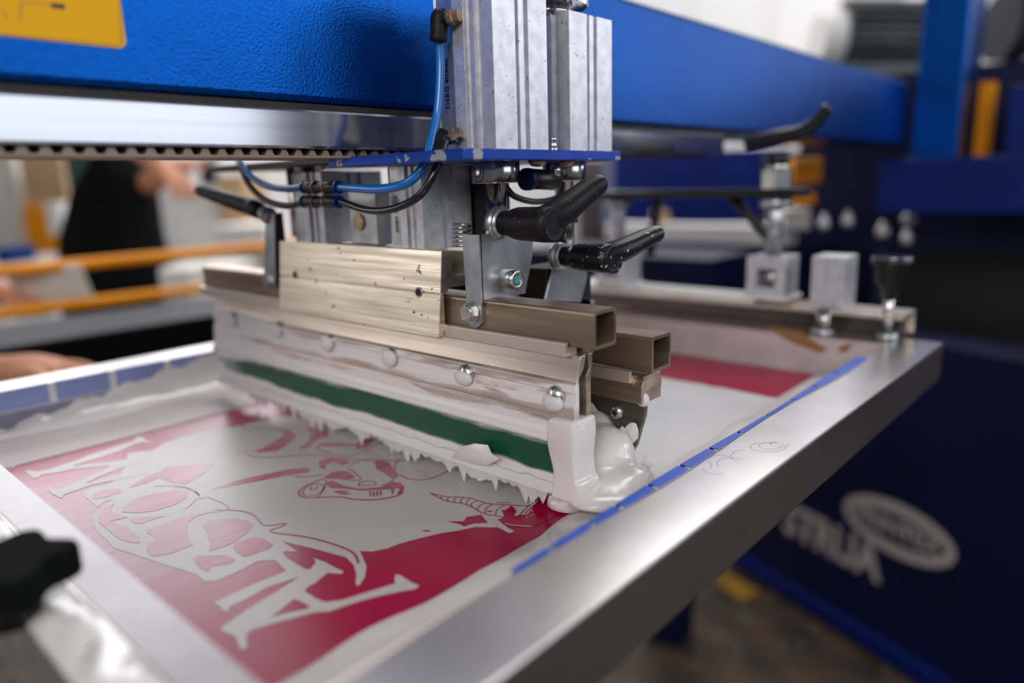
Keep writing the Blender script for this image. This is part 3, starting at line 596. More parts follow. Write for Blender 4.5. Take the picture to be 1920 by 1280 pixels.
# ================================================================== BRACKETS WITH CLAMP LEVERS
def rounded_lever(mb, p0, hub_end, tip, r0, r1):
    pass
def lever(name, label, base, axis_end, tip, r_hub, r_arm, knurl=M['black'], stem=M['bolt'], washer=True):
    base, axis_end, tip = Vector(base), Vector(axis_end), Vector(tip); d = (axis_end-base).normalized(); L_ = (axis_end-base).length
    t = thing(name, label, 'clamp lever', base, 'adjustable clamp levers')
    MB().lathe(base, d, [(-.004, r_hub*.95), (-.0005, r_hub*.95), (0, r_hub*.8), (.001, r_hub*.8), (.0011, r_hub*.92), (.003, r_hub*.92)], 26).build('washer', M['zinc'], t)
    MB().lathe(base+d*.003, d, [(0, r_hub*.72), (L_*.16, r_hub*.72), (L_*.20, r_hub*.86), (L_*.30, r_hub*.95), (L_*.75, r_hub*1.0), (L_*.95, r_hub*.97), (L_-.003, r_hub*.80), (L_-.0028, r_hub*.5)], 28).build('hub', knurl, t)
    s0 = base+d*(L_*.72); v = tip-s0; side = d.cross(v).normalized()
    mid = s0+v*.45-(v.normalized().cross(side))*.0; 
    pts = [s0, s0+v*.25+d*(L_*.08), s0+v*.55+d*(L_*.04), s0+v*.8, tip]
    mb = MB(); P_ = pts; k = 12; vs = []
    for i, p in enumerate(P_):
        dd = (P_[min(i+1, 4)]-P_[max(i-1, 0)]).normalized(); a = (side-dd*side.dot(dd)).normalized(); b = dd.cross(a)
        ra = [r_hub*.86, r_arm*1.25, r_arm*1.08, r_arm, r_arm*.95][i]; rb = [r_hub*.86, r_arm*1.05, r_arm*.9, r_arm*.82, r_arm*.78][i]
        for j in range(k):
            th = 2*math.pi*(j+.5)/k; cx, cy = math.cos(th), math.sin(th); e = (abs(cx)**3+abs(cy)**3)**(-1/3)
            vs.append(p+a*(cx*e*rb)+b*(cy*e*ra))
    e_ = (tip-P_[3]).normalized()
    for j in range(k): vs.append(Vector(vs[4*k+j])*.45+(tip+e_*r_arm*.9)*.55)
    fs = [(i*k+j, i*k+(j+1) % k, (i+1)*k+(j+1) % k, (i+1)*k+j) for i in range(5) for j in range(k)]+[tuple(range(5*k, 6*k))]
    arm = mb.add(vs, fs, True).build('handle', knurl, t)
    ss = arm.modifiers.new('smooth', 'SUBSURF'); ss.levels = 1; ss.render_levels = 2
    MB().lathe(base+d*(L_-.0028), d, [(0, r_hub*.45), (.0012, r_hub*.40), (.0012, r_hub*.2)], 16).build('axle_screw', M['zinc'], t)
    return t

br = thing('front_bracket', 'zinc plated bent bracket bolted to the front tube near the levers', 'bracket', (-.318, .322, .1))
th = .0022
tabL = at(872, 440, 'y', .3215); z_top = .1690
# front tab, facing the camera, running down over the tube
tab = [(-.3325, .1675), (-.3318, .169), (-.3178, .169), (-.3178, .1235), (-.3185, .1135), (-.3205, .1110), (-.3240, .1095), (-.3285, .1100), (-.3305, .1130), (-.3310, .1180), (-.3315, .135)]
def plate_y(prof, y0, y1): return MB().prism(prof, 'y', y0, y1)
plate_y(tab, .3212, .3212+th).build('front_tab', M['zinc'], br)
# side plate, bent back along +Y
side = [(.3226, .169), (.3300, .1690), (.3320, .1760), (.3345, .1815), (.3395, .1835), (.3445, .1815), (.3470, .1760), (.3490,.1700), (.3735, .1655), (.3715, .1500), (.3640, .1290), (.3640, .1270), (.3290, .1270), (.3250, .1250), (.3226, .1235)]
MB().prism(side, 'x', -.3204, -.3178).build('side_plate', M['zinc'], br)
p = Vector((-.3235, .3212, .1185)); p = at(884, 585, 'y', .3212)
bo = MB().hexbolt(p, -Y, .0062, .0045, washer=.0072).build('hex_bolt', M['bolt'], br)
p = at(945, 522, 'x', -.3180)
bo = MB().lathe(p, X, [(0, .0062), (.0110, .0064), (.0120, .0055), (.0120, .0036), (.0080, .0035)], 28).build('cap_screw', M['bolt'], br)
MB().cyl(p+X*.0110, p+X*.0114, .0031, seg=6, smooth=False).build('hex_socket', M['teal'], bo)
b0 = at(938, 418, 'x', -.3165); ax = at(1062, 424, 'y', b0.y)
lever('clamp_lever', 'upper black clamp lever with green paint fleck, pointing up right', b0, (-.2720, b0.y, b0.z-.0005), at(1124, 342, 'x', -.268), .0108, .0084)

rb = thing('rear_bracket', 'zinc plated bracket behind, holding the lower clamp lever', 'bracket', (-.31, .40, .1))
yb = .392
sp = [at(u, v, 'x', -.318) for u, v in ((1040,500),(1052,470),(1075,468),(1098,500),(1102,518),(1090,566),(1022,562),(1030,530))]
MB().prism([(p.y, p.z) for p in sp], 'x', -.3202, -.318).build('side_plate', M['zinc'], rb, .0006)
b0 = at(1052, 480, 'x', -.3165)
lever('clamp_lever', 'lower black clamp lever spattered with white ink, pointing right', b0, (-.272, b0.y, b0.z), at(1234, 436, 'x', -.262), .0100, .0076, M['black_spatter'])
p = at(1085, 562, 'x', -.316); 
# small nut at the foot of the rear bracket
MB().prism([(p_.y, p_.z) for p_ in [at(u, v, 'x', -.330) for u, v in ((1060,556),(1100,562),(1098,572),(1060,570))]], 'x', -.34, -.322).build('foot', M['zinc'], rb, .0005)

# left bracket and lever, far end of the front squeegee
lb = thing('left_bracket', 'narrow grey bracket at the far left end of the squeegee', 'bracket', (-.57, .32, .1))
q = [at(u, v, 'y', .3205) for u, v in ((498,402),(516,400),(520,520),(516,535),(503,535),(494,520))]
MB().prism([(p.x, p.z) for p in q], 'y', .3205, .3225).build('front_tab', M['zinc'], lb, .0005)
q = [at(u, v, 'x', q[1].x) for u, v in ((516,400),(530,398),(538,470),(532,535),(524,540),(518,530))]
MB().prism([(p.y, p.z) for p in q], 'x', q[0].x-.002, q[0].x).build('side_plate', M['black_clean'], lb, .0005)
MB().hexbolt(at(506, 524, 'y', .3205), -Y, .0062, .0045, washer=.0072).build('hex_bolt', M['bolt'], lb)
b0 = at(500, 402, 'y', .322)
lever('clamp_lever', 'blurred black clamp lever at the left end, pointing up left', b0, b0+Vector((-.022, 0, .006)), at(372, 356, 'y', .320), .0078, .0062)

# ================================================================== PRINT HEAD PLATE, CYLINDERS, RODS
pl = thing('head_plate', 'chipped blue steel plate carrying the pneumatic cylinders', 'plate', (-.4, .37, .212))
MB().box((-.430, .2920, .2135), (-.2990, .4500, .2198)).build('plate', M['blue_plate'], pl, .0006)
MB().box((-.640, .3080, .2170), (-.4305, .4300, .2215)).build('slide_plate', M['black_clean'], pl, .0008)
MB().box((-.60, .335, .2216), (-.43, .44, .2225)).build('shim', M['black_clean'], pl)
for (u, v) in ((1008,309),(1063,308)):
    p = at(u, v, 'x', -.312); p.z = .2135; MB().lathe(p, -Z, [(0, .0062), (.0014, .0060), (.0032, .0042), (.0038, .0015)], 18).build('screw_head', M['brass'], pl)
for u in (560, 600, 830): 
    p = at(u, 318, 'y', .315); p.z = .2165; MB().hexbolt(p, -Z, .0035, .003).build('screw_head', M['bolt'], pl)

def cylinder(label, cx, cy, hx, hy, z0, z1, txt, tz, th_, group, top=True):
    t = thing('pneumatic_cylinder', label, 'air cylinder', (cx, cy, z0), group)
    # extruded profile, grooves on every face, with chamfered corner channel
    def face(pts):   # pts across a face: (position -1..1, depth)
        return pts
    gy = [(-1, 0), (-.97, .05), (-.36, .05), (-.36, 0), (.04, 0), (.04, .13), (.16, .13), (.16, .06), (.34, .06), (.34, .16), (.62, .16), (.62, 0)]
    gx = [(-1, 0), (-.20, 0), (-.20, .13), (-.06, .13), (-.06, .02), (.13, .02), (.13, .13), (.28, .13), (.28, 0)]
    pr = []
    for (fx, fy, n_x, n_y, gg) in ((0, -1, 1, 0, gy), (1, 0, 0, 1, gx), (0, 1, -1, 0, gx), (-1, 0, 0, -1, gx)):
        for s_, d in gg: pr.append((cx+(n_x*s_+fx*(1-d))*hx, cy+(n_y*s_+fy*(1-d))*hy))
    MB().prism(pr, 'z', z0, z1).build('body', M['alu_cyl'], t, .0004)
    MB().box((cx-hx*.94, cy-hy*.96, z0), (cx-hx*.40, cy-hy*.95+.0004, z1)).build('label_strip', M['zinc'], t)
    if txt: text_mesh(txt, 'lettering', M['label_grey'], t, (cx-hx*.66, cy-hy*.96-.0004, tz), Z, -X, th_, 1.15, 0, .02)
    return t
c1 = cylinder('nearer tall ribbed aluminium cylinder with lettering beside the blue hose', -.3330, .3545, .0250, .0250, .2198, .330, 'DSBG 40X40', .262, .0048, 'pneumatic cylinders')
c2 = cylinder('rear tall ribbed aluminium cylinder under the knurled steel knob', -.3330, .4275, .0250, .0245, .2198, .3090, None, 0, .004, 'pneumatic cylinders')
# knurled adjuster on top of the rear cylinder
kn = thing('knurled_knob', 'knurled steel adjuster knob on top of the rear cylinder', 'knob', (-.333, .4275, .309))
kx, ky = -.3380, .4170
MB().cyl((kx, ky, .309), (kx, ky, .3165), .0175, seg=32).build('collar', M['steel'], kn)
vs = []; n = 96
MB_ = MB(); prk = [(kx+(.0275+(.0009 if i % 2 else 0))*math.cos(6.28318*i/n), ky+(.0275+(.0009 if i % 2 else 0))*math.sin(6.28318*i/n)) for i in range(n)]
MB_.prism(prk, 'z', .3165, .3290).build('knurled_rim', M['steel'], kn)
# grease nipple between the cylinders
gn = MB().lathe(at(1037, 290, 'x', -.312)*1.0, Z, [(0, .0032), (.003, .0032), (.0032, .0022), (.005, .0028), (.0068, .0018), (.0075, .0026), (.009, .0024), (.0102, .0014)], 14)
p = at(1037, 288, 'x', -.312); off = Vector((0, 0, .2198-p.z)); gn.v = [tuple(Vector(v)+off) for v in gn.v]
tag(gn.build('grease_nipple', M['bolt']), 'tiny steel grease nipple standing between the two tall cylinders', 'nipple')
for nm, cy, lab in (('a', .3545, 'polished steel bearing and rod beneath the nearer tall cylinder'), ('b', .4275, 'polished steel bearing and rod beneath the rear tall cylinder')):
    t = thing('guide_rod', lab, 'rod', (-.333, cy, .13), 'guide rods')
    MB().cyl((-.333, cy, .2135), (-.333, cy, .2000), .0160, seg=40).build('bearing', M['steel'], t, .0006)
    MB().cyl((-.333, cy, .2010), (-.333, cy, .135), .0068, seg=28).build('rod', M['steel'], t)
    MB().lathe((-.333, cy, .170), Z, [(0, .0095), (.004, .0095), (.0045, .008), (.009, .008), (.0095, .0065)], 24).build('lock_nut', M['black_clean'], t)
    if cy < .4: MB().box((-.350, .3430, .1290), (-.322, .372, .150)).build('rod_foot', M['black_clean'], t, .001)
    else: MB().box((-.350, .392, .1034), (-.322, .445, .140)).build('rod_foot', M['black_clean'], t, .001)
vb_ = MB().box((-.386, .372, .1590), (-.360, .398, .2130)).build('gap_filler', M['black_clean'], None, .001); tag(vb_, 'black filler block added to darken the gap left of the nearer guide rod', 'filler')  # added dark block hiding the bright background behind the gap
# compression spring beside the bracket
vs = []; c0 = Vector((-.3520, .3400, .1580))
pts = [c0+Vector((.0065*math.cos(i*.7), .0065*math.sin(i*.7), i*.00032)) for i in range(52)]
sp_ = MB().tube(pts, .0009, 6, 1); tag(sp_.build('coil_spring', M['steel']), 'small dark coil spring left of the zinc bracket', 'spring')
# short cylinders standing on the clamp profile
def small_cyl(label, u0, u1, vb, y, txt):
    a, b = at(u0, vb, 'y', y), at(u1, vb, 'y', y); w_ = (b.x-a.x)/2
    return cylinder(label, (a.x+b.x)/2, y+w_*1.35, w_, w_*1.35, .1565, .2130, txt, .181, .0040, 'pneumatic cylinders')
small_cyl('short ribbed cylinder with lettering behind the clamp profile', 736, 796, 470, .3240, 'DSBG 32X10')
small_cyl('short ribbed cylinder left of the lettered one, behind clamp profile', 556, 612, 455, .3300, None)
blk = thing('air_manifold', 'small silver block with round brass port between the short cylinders', 'manifold', (-.46, .35, .157))
MB().box((-.475, .338, .1565), (-.440, .365, .200)).build('body', M['zinc'], blk, .001)
MB().cyl((-.462, .3381, .174), (-.462, .3365, .174), .0065, seg=20).build('port', M['brass'], blk)
# grey cylindrical housing at the left under the plate
hs = MB().cyl((-.560, .355, .2165), (-.560, .355, .160), .0145, seg=28)
tag(hs.build('guide_sleeve', M['steel']), 'blurred steel sleeve under the left end of the black plate', 'sleeve')

# ================================================================== HOSES AND FITTINGS
def hose(label, pts, r, m, name='air_hose', group='air hoses'):
    o = MB().tube(pts, r, 14, 8).build(name, m); return tag(o, label, 'hose', group)
q = lambda u, v, y=.318: at(u, v, 'y', y)
hose('blue air hose looping from the upper elbow down to the coupler', [q(824,78,.325), q(826,130,.325), q(822,200,.322), q(812,250,.316), q(798,305,.308), q(765,342,.302), q(715,354,.300), q(660,352,.300), q(630,350,.300)], .0030, M['hose_blue'])
hose('blue air hose curving up left from the coupler behind the plate', [q(575,350,.300), q(540,354,.301), q(500,348,.303), q(468,328,.305), q(452,300,.312), q(440,280,.33)], .0027, M['hose_blue'])
hose('black air hose curling under the blue one to the coupler', [q(836,262,.316), q(824,300,.310), q(806,340,.304), q(780,372,.300), q(735,392,.298), q(690,394,.298), q(645,380,.299), q(630,378,.300)], .0025, M['hose_black'])
hose('black air hose hanging left of the coupler by the lever', [q(575,378,.300), q(540,386,.301), q(500,376,.302), q(470,350,.305), q(450,310,.312), q(440,285,.33)], .0025, M['hose_black'])
hose('thin black hose bridging the two guide rods', [at(u, v, 'x', -.333) for u, v in ((948,350),(965,368),(1000,378),(1035,374),(1060,360))], .0022, M['hose_black'])
for j, (v_, lab) in enumerate(((351, 'black push-in coupler joining the blue hoses'), (378, 'black push-in coupler joining the black hoses'))):
    t = thing('hose_coupler', lab, 'coupler', q(600, v_, .300), 'hose couplers'); a, b = q(572, v_, .300), q(634, v_, .300); d = (b-a).normalized(); L_ = (b-a).length
    MB().lathe(a, d, [(0, .0036), (.002, .0042), (L_*.35, .0046), (L_*.4, .0038), (L_*.6, .0038), (L_*.65, .0046), (L_-.002, .0042), (L_, .0036)], 20).build('body', M['black_clean'], t)
    for e in (a-d*.0012, b-d*.0006): MB().cyl(e, e+d*.0024, .0046, seg=18).build('release_ring', M['blue'], t)
    for k_ in (.33, .64): MB().cyl(a+d*L_*k_, a+d*(L_*k_+.0012), .0048, seg=18).build('band', M['brass'], t)
for (bv, tv, ub, lab, tilt) in ((78, 18, 822, 'upper black elbow fitting on the nearer cylinder', 0), (296, 245, 826, 'lower black elbow fitting above the blue plate', 1)):
    yf = .322; t = thing('elbow_fitting', lab, 'fitting', q(ub, bv, yf), 'elbow fittings')
    lo, hi = q(ub-(8 if tilt else 0), bv, yf-(.008 if tilt else 0)), q(ub+2, tv+8, yf); dd = (hi-lo).normalized(); L_ = (hi-lo).length
    MB().lathe(lo, dd, [(0, .0050), (.001, .0054), (.0035, .0054), (.0040, .0050), (L_*.8, .0056), (L_, .0050), (L_+.003, .003)], 24).build('body', M['black'], t)
    st = q(ub+28, tv+14 if not tilt else tv+8, yf+.003)
    MB().cyl(hi-dd*.004, st, .0044, seg=16).build('branch', M['black'], t)
    d2 = (st-(hi-dd*.004)).normalized(); MB().lathe(st-d2*.004, d2, [(0, .0040), (.001, .0048), (.004, .0048), (.0045, .0038), (.008, .0036)], 8, False).build('stem', M['brass'], t)
# small fitting under the plate between rods
t = thing('elbow_fitting', 'dark fitting hanging under the blue plate between the rods', 'fitting', at(1015, 335, 'x', -.318), 'elbow fittings')
MB().cyl(at(990, 335, 'x', -.322), at(1042, 338, 'x', -.322), .0068, seg=18).build('body', M['black_clean'], t)
MB().cyl(at(985, 336, 'x', -.322), at(994, 336, 'x', -.322), .0074, seg=16).build('release_ring', M['blue_dark'], t)
MB().cyl(at(1042, 330, 'x', -.318), at(1042, 308, 'x', -.318), .0035, seg=8).build('stem', M['bolt'], t)

# ================================================================== PRINT ARM
arm = thing('carousel_beam', 'long glossy blue steel print arm running back to the hub', 'machine beam', (-.47, .6, .25))
MB().box((-.53, -.55, .2512), (-.405, 1.60, .3665)).build('beam', M['blue'], arm, .005)
stk = MB(); zc = [at(u, v, 'x', -.4042) for u, v in ((-60,75),(235,95),(240,60),(232,-40),(-60,-70))]
y1 = at(238, 90, 'x', -.4042).y; zb = at(238, 92, 'x', -.4042).z; y0 = y1-.16; z1_ = zb+.075; rr_ = .004
pts = []
for cy_, cz_, a0 in ((y1-rr_, z1_-rr_, 0), (y0+rr_, z1_-rr_, 90), (y0+rr_, zb+rr_, 180), (y1-rr_, zb+rr_, 270)):
    for k_ in range(5): a = math.radians(a0+22.5*k_); pts.append((cy_+rr_*math.cos(a), cz_+rr_*math.sin(a)))
stk.prism(pts, 'x', -.405, -.4042); st_o = stk.build('sticker', M['yellow'], arm)
ln = MB()
def sline(u0, v0, u1, v1, w_): 
    a, b = at(u0, v0, 'x', -.4041), at(u1, v1, 'x', -.4041); d = (b-a).normalized(); n = X.cross(d)*w_/2
    ln.add([a+n, a-n, b-n, b+n], [(0, 1, 2, 3)])
sline(40, 3, 98, 10, .0006); sline(41, 3, 36, 38, .0007); sline(2, 16, 14, 36, .0006); sline(0, 64, 225, 86, .0007); sline(229, 84, 222, -20, .0006)
ln.build('sticker_line', M['yellow_line'], st_o); ln = MB(); sline(96, 10, 122, 13, .0022); ln.build('sticker_mark', M['label_grey'], st_o)
MB().box((-.45, -.55, .2240), (-.400, .820, .2475)).build('guide_rail', M['alu_rail'], arm, .0018)
MB().box((-.50, -.55, .2475), (-.404, .88, .2512)).build('rail_seat', M['belt'], arm)
bl = MB(); bl.box((-.446, -.55, .2188), (-.4035, .56, .2202)); bl.build('belt_backing', M['belt_edge'], arm)
bt = MB(); y = -.2
while y < .56:
    bt.add([(-.446, y, .2202), (-.446, y+.0062, .2202), (-.446, y+.0046, .2235), (-.446, y+.0016, .2235), (-.404, y, .2202), (-.404, y+.0062, .2202), (-.404, y+.0046, .2235), (-.404, y+.0016, .2235)],
           [(0,1,2,3),(7,6,5,4),(0,4,5,1),(1,5,6,2),(2,6,7,3),(3,7,4,0)]); y += .0098
tag(bt.build('belt_teeth', M['belt_edge'], arm), kind='stuff')
MB().box((-.445, -.55, .2225), (-.412, .80, .2240)).build('belt_channel', M['belt'], arm)

# ================================================================== FAR CLAMP BAR WITH ITS FITTINGS
cb = thing('clamp_bar', 'aluminium angle bar clamped across the far frame rail', 'clamp bar', (-.4, .77, T))
MB().prism([(.7520,.0600),(.7520,.0640),(.8000,.0640),(.8000,.0400),(.7960,.0400),(.7960,.0600)], 'x', -.72, -.1790).build('angle_bar', M['alu_warm'], cb, .0006)
MB().prism([(.7880,.0375),(.7880,.060),(.7955,.060),(.7955,.0375)], 'x', -.72, -.184).build('web', M['alu_side'], cb)
MB().box((-.58, .756, .0641), (-.33, .800, .0690)).build('top_plate', M['white'], cb, .001)
def clampblock(label, u, xw):
    a = at(u, 530, 'y', .765); cx = a.x; t = thing('clamp_block', label, 'clamp block', (cx, .78, .069), 'hollow clamp blocks'); h = xw/2
    z0, z1 = .0705, .1150
    MB().prism([(cx-h, z0), (cx+h, z0), (cx+h, z1), (cx-h, z1)], 'y', .756, .796, [(cx-h*.5, z0+.011), (cx+h*.5, z0+.011), (cx+h*.5, z1-.014), (cx-h*.5, z1-.014)]).build('block', M['alu_cyl'], t, .001)
    MB().box((cx-h*1.1, .752, .069), (cx+h*1.15, .80, .0715)).build('base_plate', M['white'], t)
    MB().box((cx-h*.5, .790, z0+.011), (cx+h*.5, .792, z1-.014)).build('inner_wall', M['dark_in'], t)
    MB().ball((cx, .772, z0+.021), .0075, .006, .0075).build('bolt_head', M['bolt'], t)
    MB().cyl((cx, .776, z1), (cx, .776, .187), .0082, seg=20).build('threaded_post', M['zinc'], t)
    MB().cyl((cx, .776, .166), (cx, .776, .176), .0165, seg=24).build('washer', M['zinc'], t)
    return t, cx
t1, cx1 = clampblock('hollow square clamp block with bolt inside and tall post, under the lever', 1440, .042)
t2, cx2 = clampblock('hollow square clamp block further left, behind the tall cylinders', 1150, .042)
xb = thing('cross_bracket', 'black flat cross bracket held under the arm by the posts', 'bracket', (-.45, .776, .177))
MB().box((cx2-.03, .758, .1770), (cx1+.028, .800, .1860)).build('flat_bar', M['black_clean'], xb, .001)
for c in (-.5, -.36):
    a = Vector((cx1-.06 if c > -.4 else cx2+.05, .79, .18)); MB().cyl(a, a+Vector((.06 if c > -.4 else -.03, .03, -.075)), .006, seg=10).build('strut', M['black_clean'], xb)
nutt = MB().cyl((cx1, .776, .186), (cx1, .776, .205), .0165, seg=6, smooth=False).cyl((cx1, .776, .205), (cx1, .776, .213), .012, .009, seg=20)
tag(nutt.build('hex_nut', M['bolt']), 'large silver hex nut topping the far threaded post', 'nut')
pts = [at(u, v, 'y', .776) for u, v in ((1400,268),(1455,258),(1500,248),(1530,228),(1553,200))]
lv = thing('clamp_lever', 'curved black lever above the hex nut in front of the blue arm', 'clamp lever', (cx1, .776, .213), 'adjustable clamp levers')
MB().tube(pts, [.0075, .0085, .0075, .0065, .0058], 14, 6).build('handle', M['black_clean'], lv)
MB().cyl((cx1, .776, .211), (cx1, .776, .222), .012, seg=18).build('hub', M['black_clean'], lv)
# ribbed extrusion
ex = thing('alignment_block', 'ribbed aluminium block standing on the clamp bar beside the knob', 'block', (-.245, .78, .064))
a, b = at(1519, 548, 'y', .758), at(1583, 548, 'y', .758); x0, x1 = a.x, b.x; n_ = (x1-x0)
pr = [(x0, .758), (x0+n_*.3, .758), (x0+n_*.3, .761), (x0+n_*.36, .761), (x0+n_*.36, .758), (x0+n_*.64, .758), (x0+n_*.64, .761), (x0+n_*.70, .761), (x0+n_*.70, .758), (x1, .758), (x1, .768), (x1-.003, .768), (x1-.003, .772), (x1, .772), (x1, .795), (x0, .795)]
MB().prism(pr, 'z', .0640, .1175).build('body', M['alu_cyl'], ex, .0006)
MB().cyl((x0+n_*.5, .7535, .064), (x0+n_*.5, .7535, .041), .0075, seg=16).build('foot_screw', M['steel'], ex)
MB().cyl((x0+n_*.5, .7535, .045), (x0+n_*.5, .7535, T), .0115, seg=20).build('foot', M['zinc'], ex)
# hand knob
kb = thing('hand_knob', 'black round hand knob on its screw at the right end of bar', 'knob', (-.19, .765, T))
p = at(1667, 560, 'y', .768); kx, ky = p.x, .768
MB().cyl((kx, ky, T), (kx, ky, .0900), .0052, seg=14).build('screw', M['steel'], kb)
MB().lathe((kx, ky, .0780), Z, [(0, .0075), (.012, .009), (.016, .014), (.030, .014), (.034, .0185), (.040, .0185), (.0405, .012)], 24).build('grip', M['black_clean'], kb)
MB().cyl((kx, ky, .1180), (kx, ky, .1195), .0182, seg=24).build('cap', M['steel'], kb)
MB().cyl((kx, ky, T), (kx, ky, .0445), .0105, seg=18).build('foot', M['zinc'], kb)

# foreground clamp knob, left
fk = thing('wing_knob', 'out of focus black star knob in the lower left foreground', 'knob', (-.33, .045, T))
cx, cy = at(10, 1085, 'z', .055).x, at(10, 1085, 'z', .055).y
pk = []
for i in range(60):
    a = 2*math.pi*i/60; r = .0225+.0035*math.cos(5*a); pk.append((cx+r*math.cos(a), cy+r*math.sin(a)))
MB().prism(pk, 'z', .0500, .0640).build('head', M['black_soft'], fk, .002)
MB().cyl((cx, cy, T), (cx, cy, .050), .010, .013, seg=20).build('neck', M['black_clean'], fk)
# ink spilled on near rail
mb = MB(); nx, ny_ = 60, 10; vs = []
for i in range(nx+1):
    for j in range(ny_+1):
        x = -.56+.36*i/nx; y = YN0+.001+(.021)*j/ny_; e = math.sin(math.pi*j/ny_)**.5
        vs.append((x, y, T+.0002+e*(.0022+.0016*math.sin(x*97)+.0012*math.sin(x*240+y*400))))
mb.add(vs, [(i*(ny_+1)+j, (i+1)*(ny_+1)+j, (i+1)*(ny_+1)+j+1, i*(ny_+1)+j+1) for i in range(nx) for j in range(ny_)], True)
tag(mb.build('ink_spill', M['ink']), 'wet lumpy ink spilled along the near frame rail', 'ink', kind='stuff')

# ================================================================== HUB OF THE PRESS
hub = thing('press_hub', 'blue steel central hub column of the carousel press', 'machine hub', (-.3, 1.9, FZ))
a, b = at(1706, 300, 'y', 1.60), at(1792, 300, 'y', 1.60)
MB().box((a.x, 1.60, .13), (b.x, 1.74, 1.5)).build('column', M['blue'], hub, .003)
a, b = at(1650, 300, 'y', 1.52), at(1650, 400, 'y', 1.52)
MB().box((a.x, 1.52, b.z), (.75, 1.60, a.z)).build('cross_beam', M['blue_deep'], hub, .003)
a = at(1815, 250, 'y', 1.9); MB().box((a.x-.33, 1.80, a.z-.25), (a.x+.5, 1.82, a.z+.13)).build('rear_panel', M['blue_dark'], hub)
a = at(1848, 230, 'y', 1.72); MB().box((a.x-.012, 1.70, a.z-.07), (a.x+.010, 1.74, a.z+.075)).build('orange_strip', M['orange'], hub)
a = at(1650, 560, 'y', 2.0); MB().box((a.x, 2.0, -.50), (.8, 2.3, .10)).build('core_housing', M['black_clean'], hub)
# lower base panel with the maker's lettering
d_ = Vector((.92, -.38, 0)).normalized(); n_ = Vector((-.38, -.92, 0)).normalized()
pc = dep(1640, 1000, 1.78); pc.z = 0
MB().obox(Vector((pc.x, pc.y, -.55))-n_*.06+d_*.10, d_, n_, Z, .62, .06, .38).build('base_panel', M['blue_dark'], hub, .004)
MB().obox(Vector((pc.x, pc.y, -.955))-n_*.06+d_*.10, d_, n_, Z, .63, .075, .025).build('base_foot', M['blue_deep'], hub, .004)
def onpanel(u, v):
    d = dep(u, v, 1)-CP; o = Vector((pc.x, pc.y, 0))+n_*.002; t = (o-CP).dot(n_)/d.dot(n_); return CP+d*t
tc = (onpanel(1560, 1015)); td = (onpanel(1640, 1062)-onpanel(1500, 985)).normalized()
hh = (onpanel(1560, 985)-onpanel(1560, 1048)).length
text_mesh('STRUA', 'lettering', M['logo'], hub, onpanel(1553, 1013), d_, Z, hh*1.35, .80, .0, .045)
oc = onpanel(1680, 992); e1 = (onpanel(1782, 1045)-onpanel(1576, 938))/2; rx = abs(e1.dot(d_)); rz = (onpanel(1660, 925)-onpanel(1700, 1058)).length/2*.80
mb = MB(); n = 48; vs = []
for i in range(n):
    a = 2*math.pi*i/n
    for s_ in (1, .74 if True else 0): vs.append(oc+d_*rx*math.cos(a)*(s_ if s_ == 1 else .84)+Z*rz*math.sin(a)*(1 if s_ == 1 else .58)+n_*.001)
mb.add(vs, [(2*i, 2*i+1, (2*i+3) % (2*n), (2*i+2) % (2*n)) for i in range(n)]).build('logo_oval', M['logo'], hub)
text_mesh('PRINTEX', 'lettering', M['logo'], hub, oc, d_, Z, rz*.92, .95*rx/rz*.44, 0, .03)
a = at(1770, 1225, 'z', FZ+.06); tag(MB().lathe(Vector((a.x, a.y, FZ)), Z, [(0, .022), (.02, .022), (.03, .012), (.10, .010)], 16).build('levelling_foot', M['alu_side']), 'small grey levelling foot below the lettered blue panel', 'foot')
# motor on top of the arm end
mt = thing('electric_motor', 'grey finned electric motor standing on the arm near the column', 'motor', (-.75, 2.45, .40))
c = dep(1650, 75, 2.15); 
m_ = MB(); m_.cyl(c-RT*.13, c+RT*.10, .085, seg=32); m_.build('housing', M['motor'], mt)
for i in range(14):
    a = math.pi*(i/13)*1.0-.2; u_ = UP*math.cos(a)-FW*math.sin(a)
    MB().obox(c+u_*.095, RT, u_, RT.cross(u_), .12, .014, .003).build('fin', M['motor'], mt)
MB().cyl(c-RT*.19, c-RT*.13, .07, .088, seg=32).build('fan_cover', M['white'], mt)
MB().cyl(c+RT*.10, c+RT*.13, .10, seg=24).build('flange', M['zinc'], mt)
MB().obox(c+UP*.12-RT*.02, RT, FW, UP, .07, .05, .035).build('terminal_box', M['white'], mt, .004)
MB().obox(c+UP*.17-RT*.13, RT, FW, UP, .02, .02, .02).build('red_switch', mat('red_plastic', (.6, .02, .03), .4), mt)
MB().obox(c-UP*.11-RT*.02, RT, FW, UP, .11, .06, .02).build('motor_base', M['motor'], mt)
MB().box((c.x-.05, c.y-.05, FZ), (c.x+.05, c.y+.05, c.z-.12)).build('support', M['blue_dark'], mt)
# second arm on the right with its black end motor
ar = thing('carousel_beam', 'second blue print arm leaving the hub at the right edge', 'machine beam', (0, 1.5, .1))
p0 = at(1850, 210, 'y', 1.66); MB().obox(Vector((p0.x+.42, 1.66, p0.z-.02)), X, Y, Z, .38, .045, .06).build('beam', M['blue_deep'], ar, .003)
mo = thing('electric_motor', 'dark drum motor with grey body at the top right corner', 'motor', (0, 1.3, .3))
c = dep(1905, 50, 1.5); MB().cyl(c-RT*.035, c+RT*.01, .068, seg=32).build('end_cap', M['slate'], mo); MB().cyl(c+RT*.01, c+RT*.25, .075, seg=32).build('drum', M['white'], mo)
MB().box((c.x-.0, c.y, p0.z+.06), (c.x+.16, c.y+.06, c.z-.02)).build('mount', M['blue'], mo)
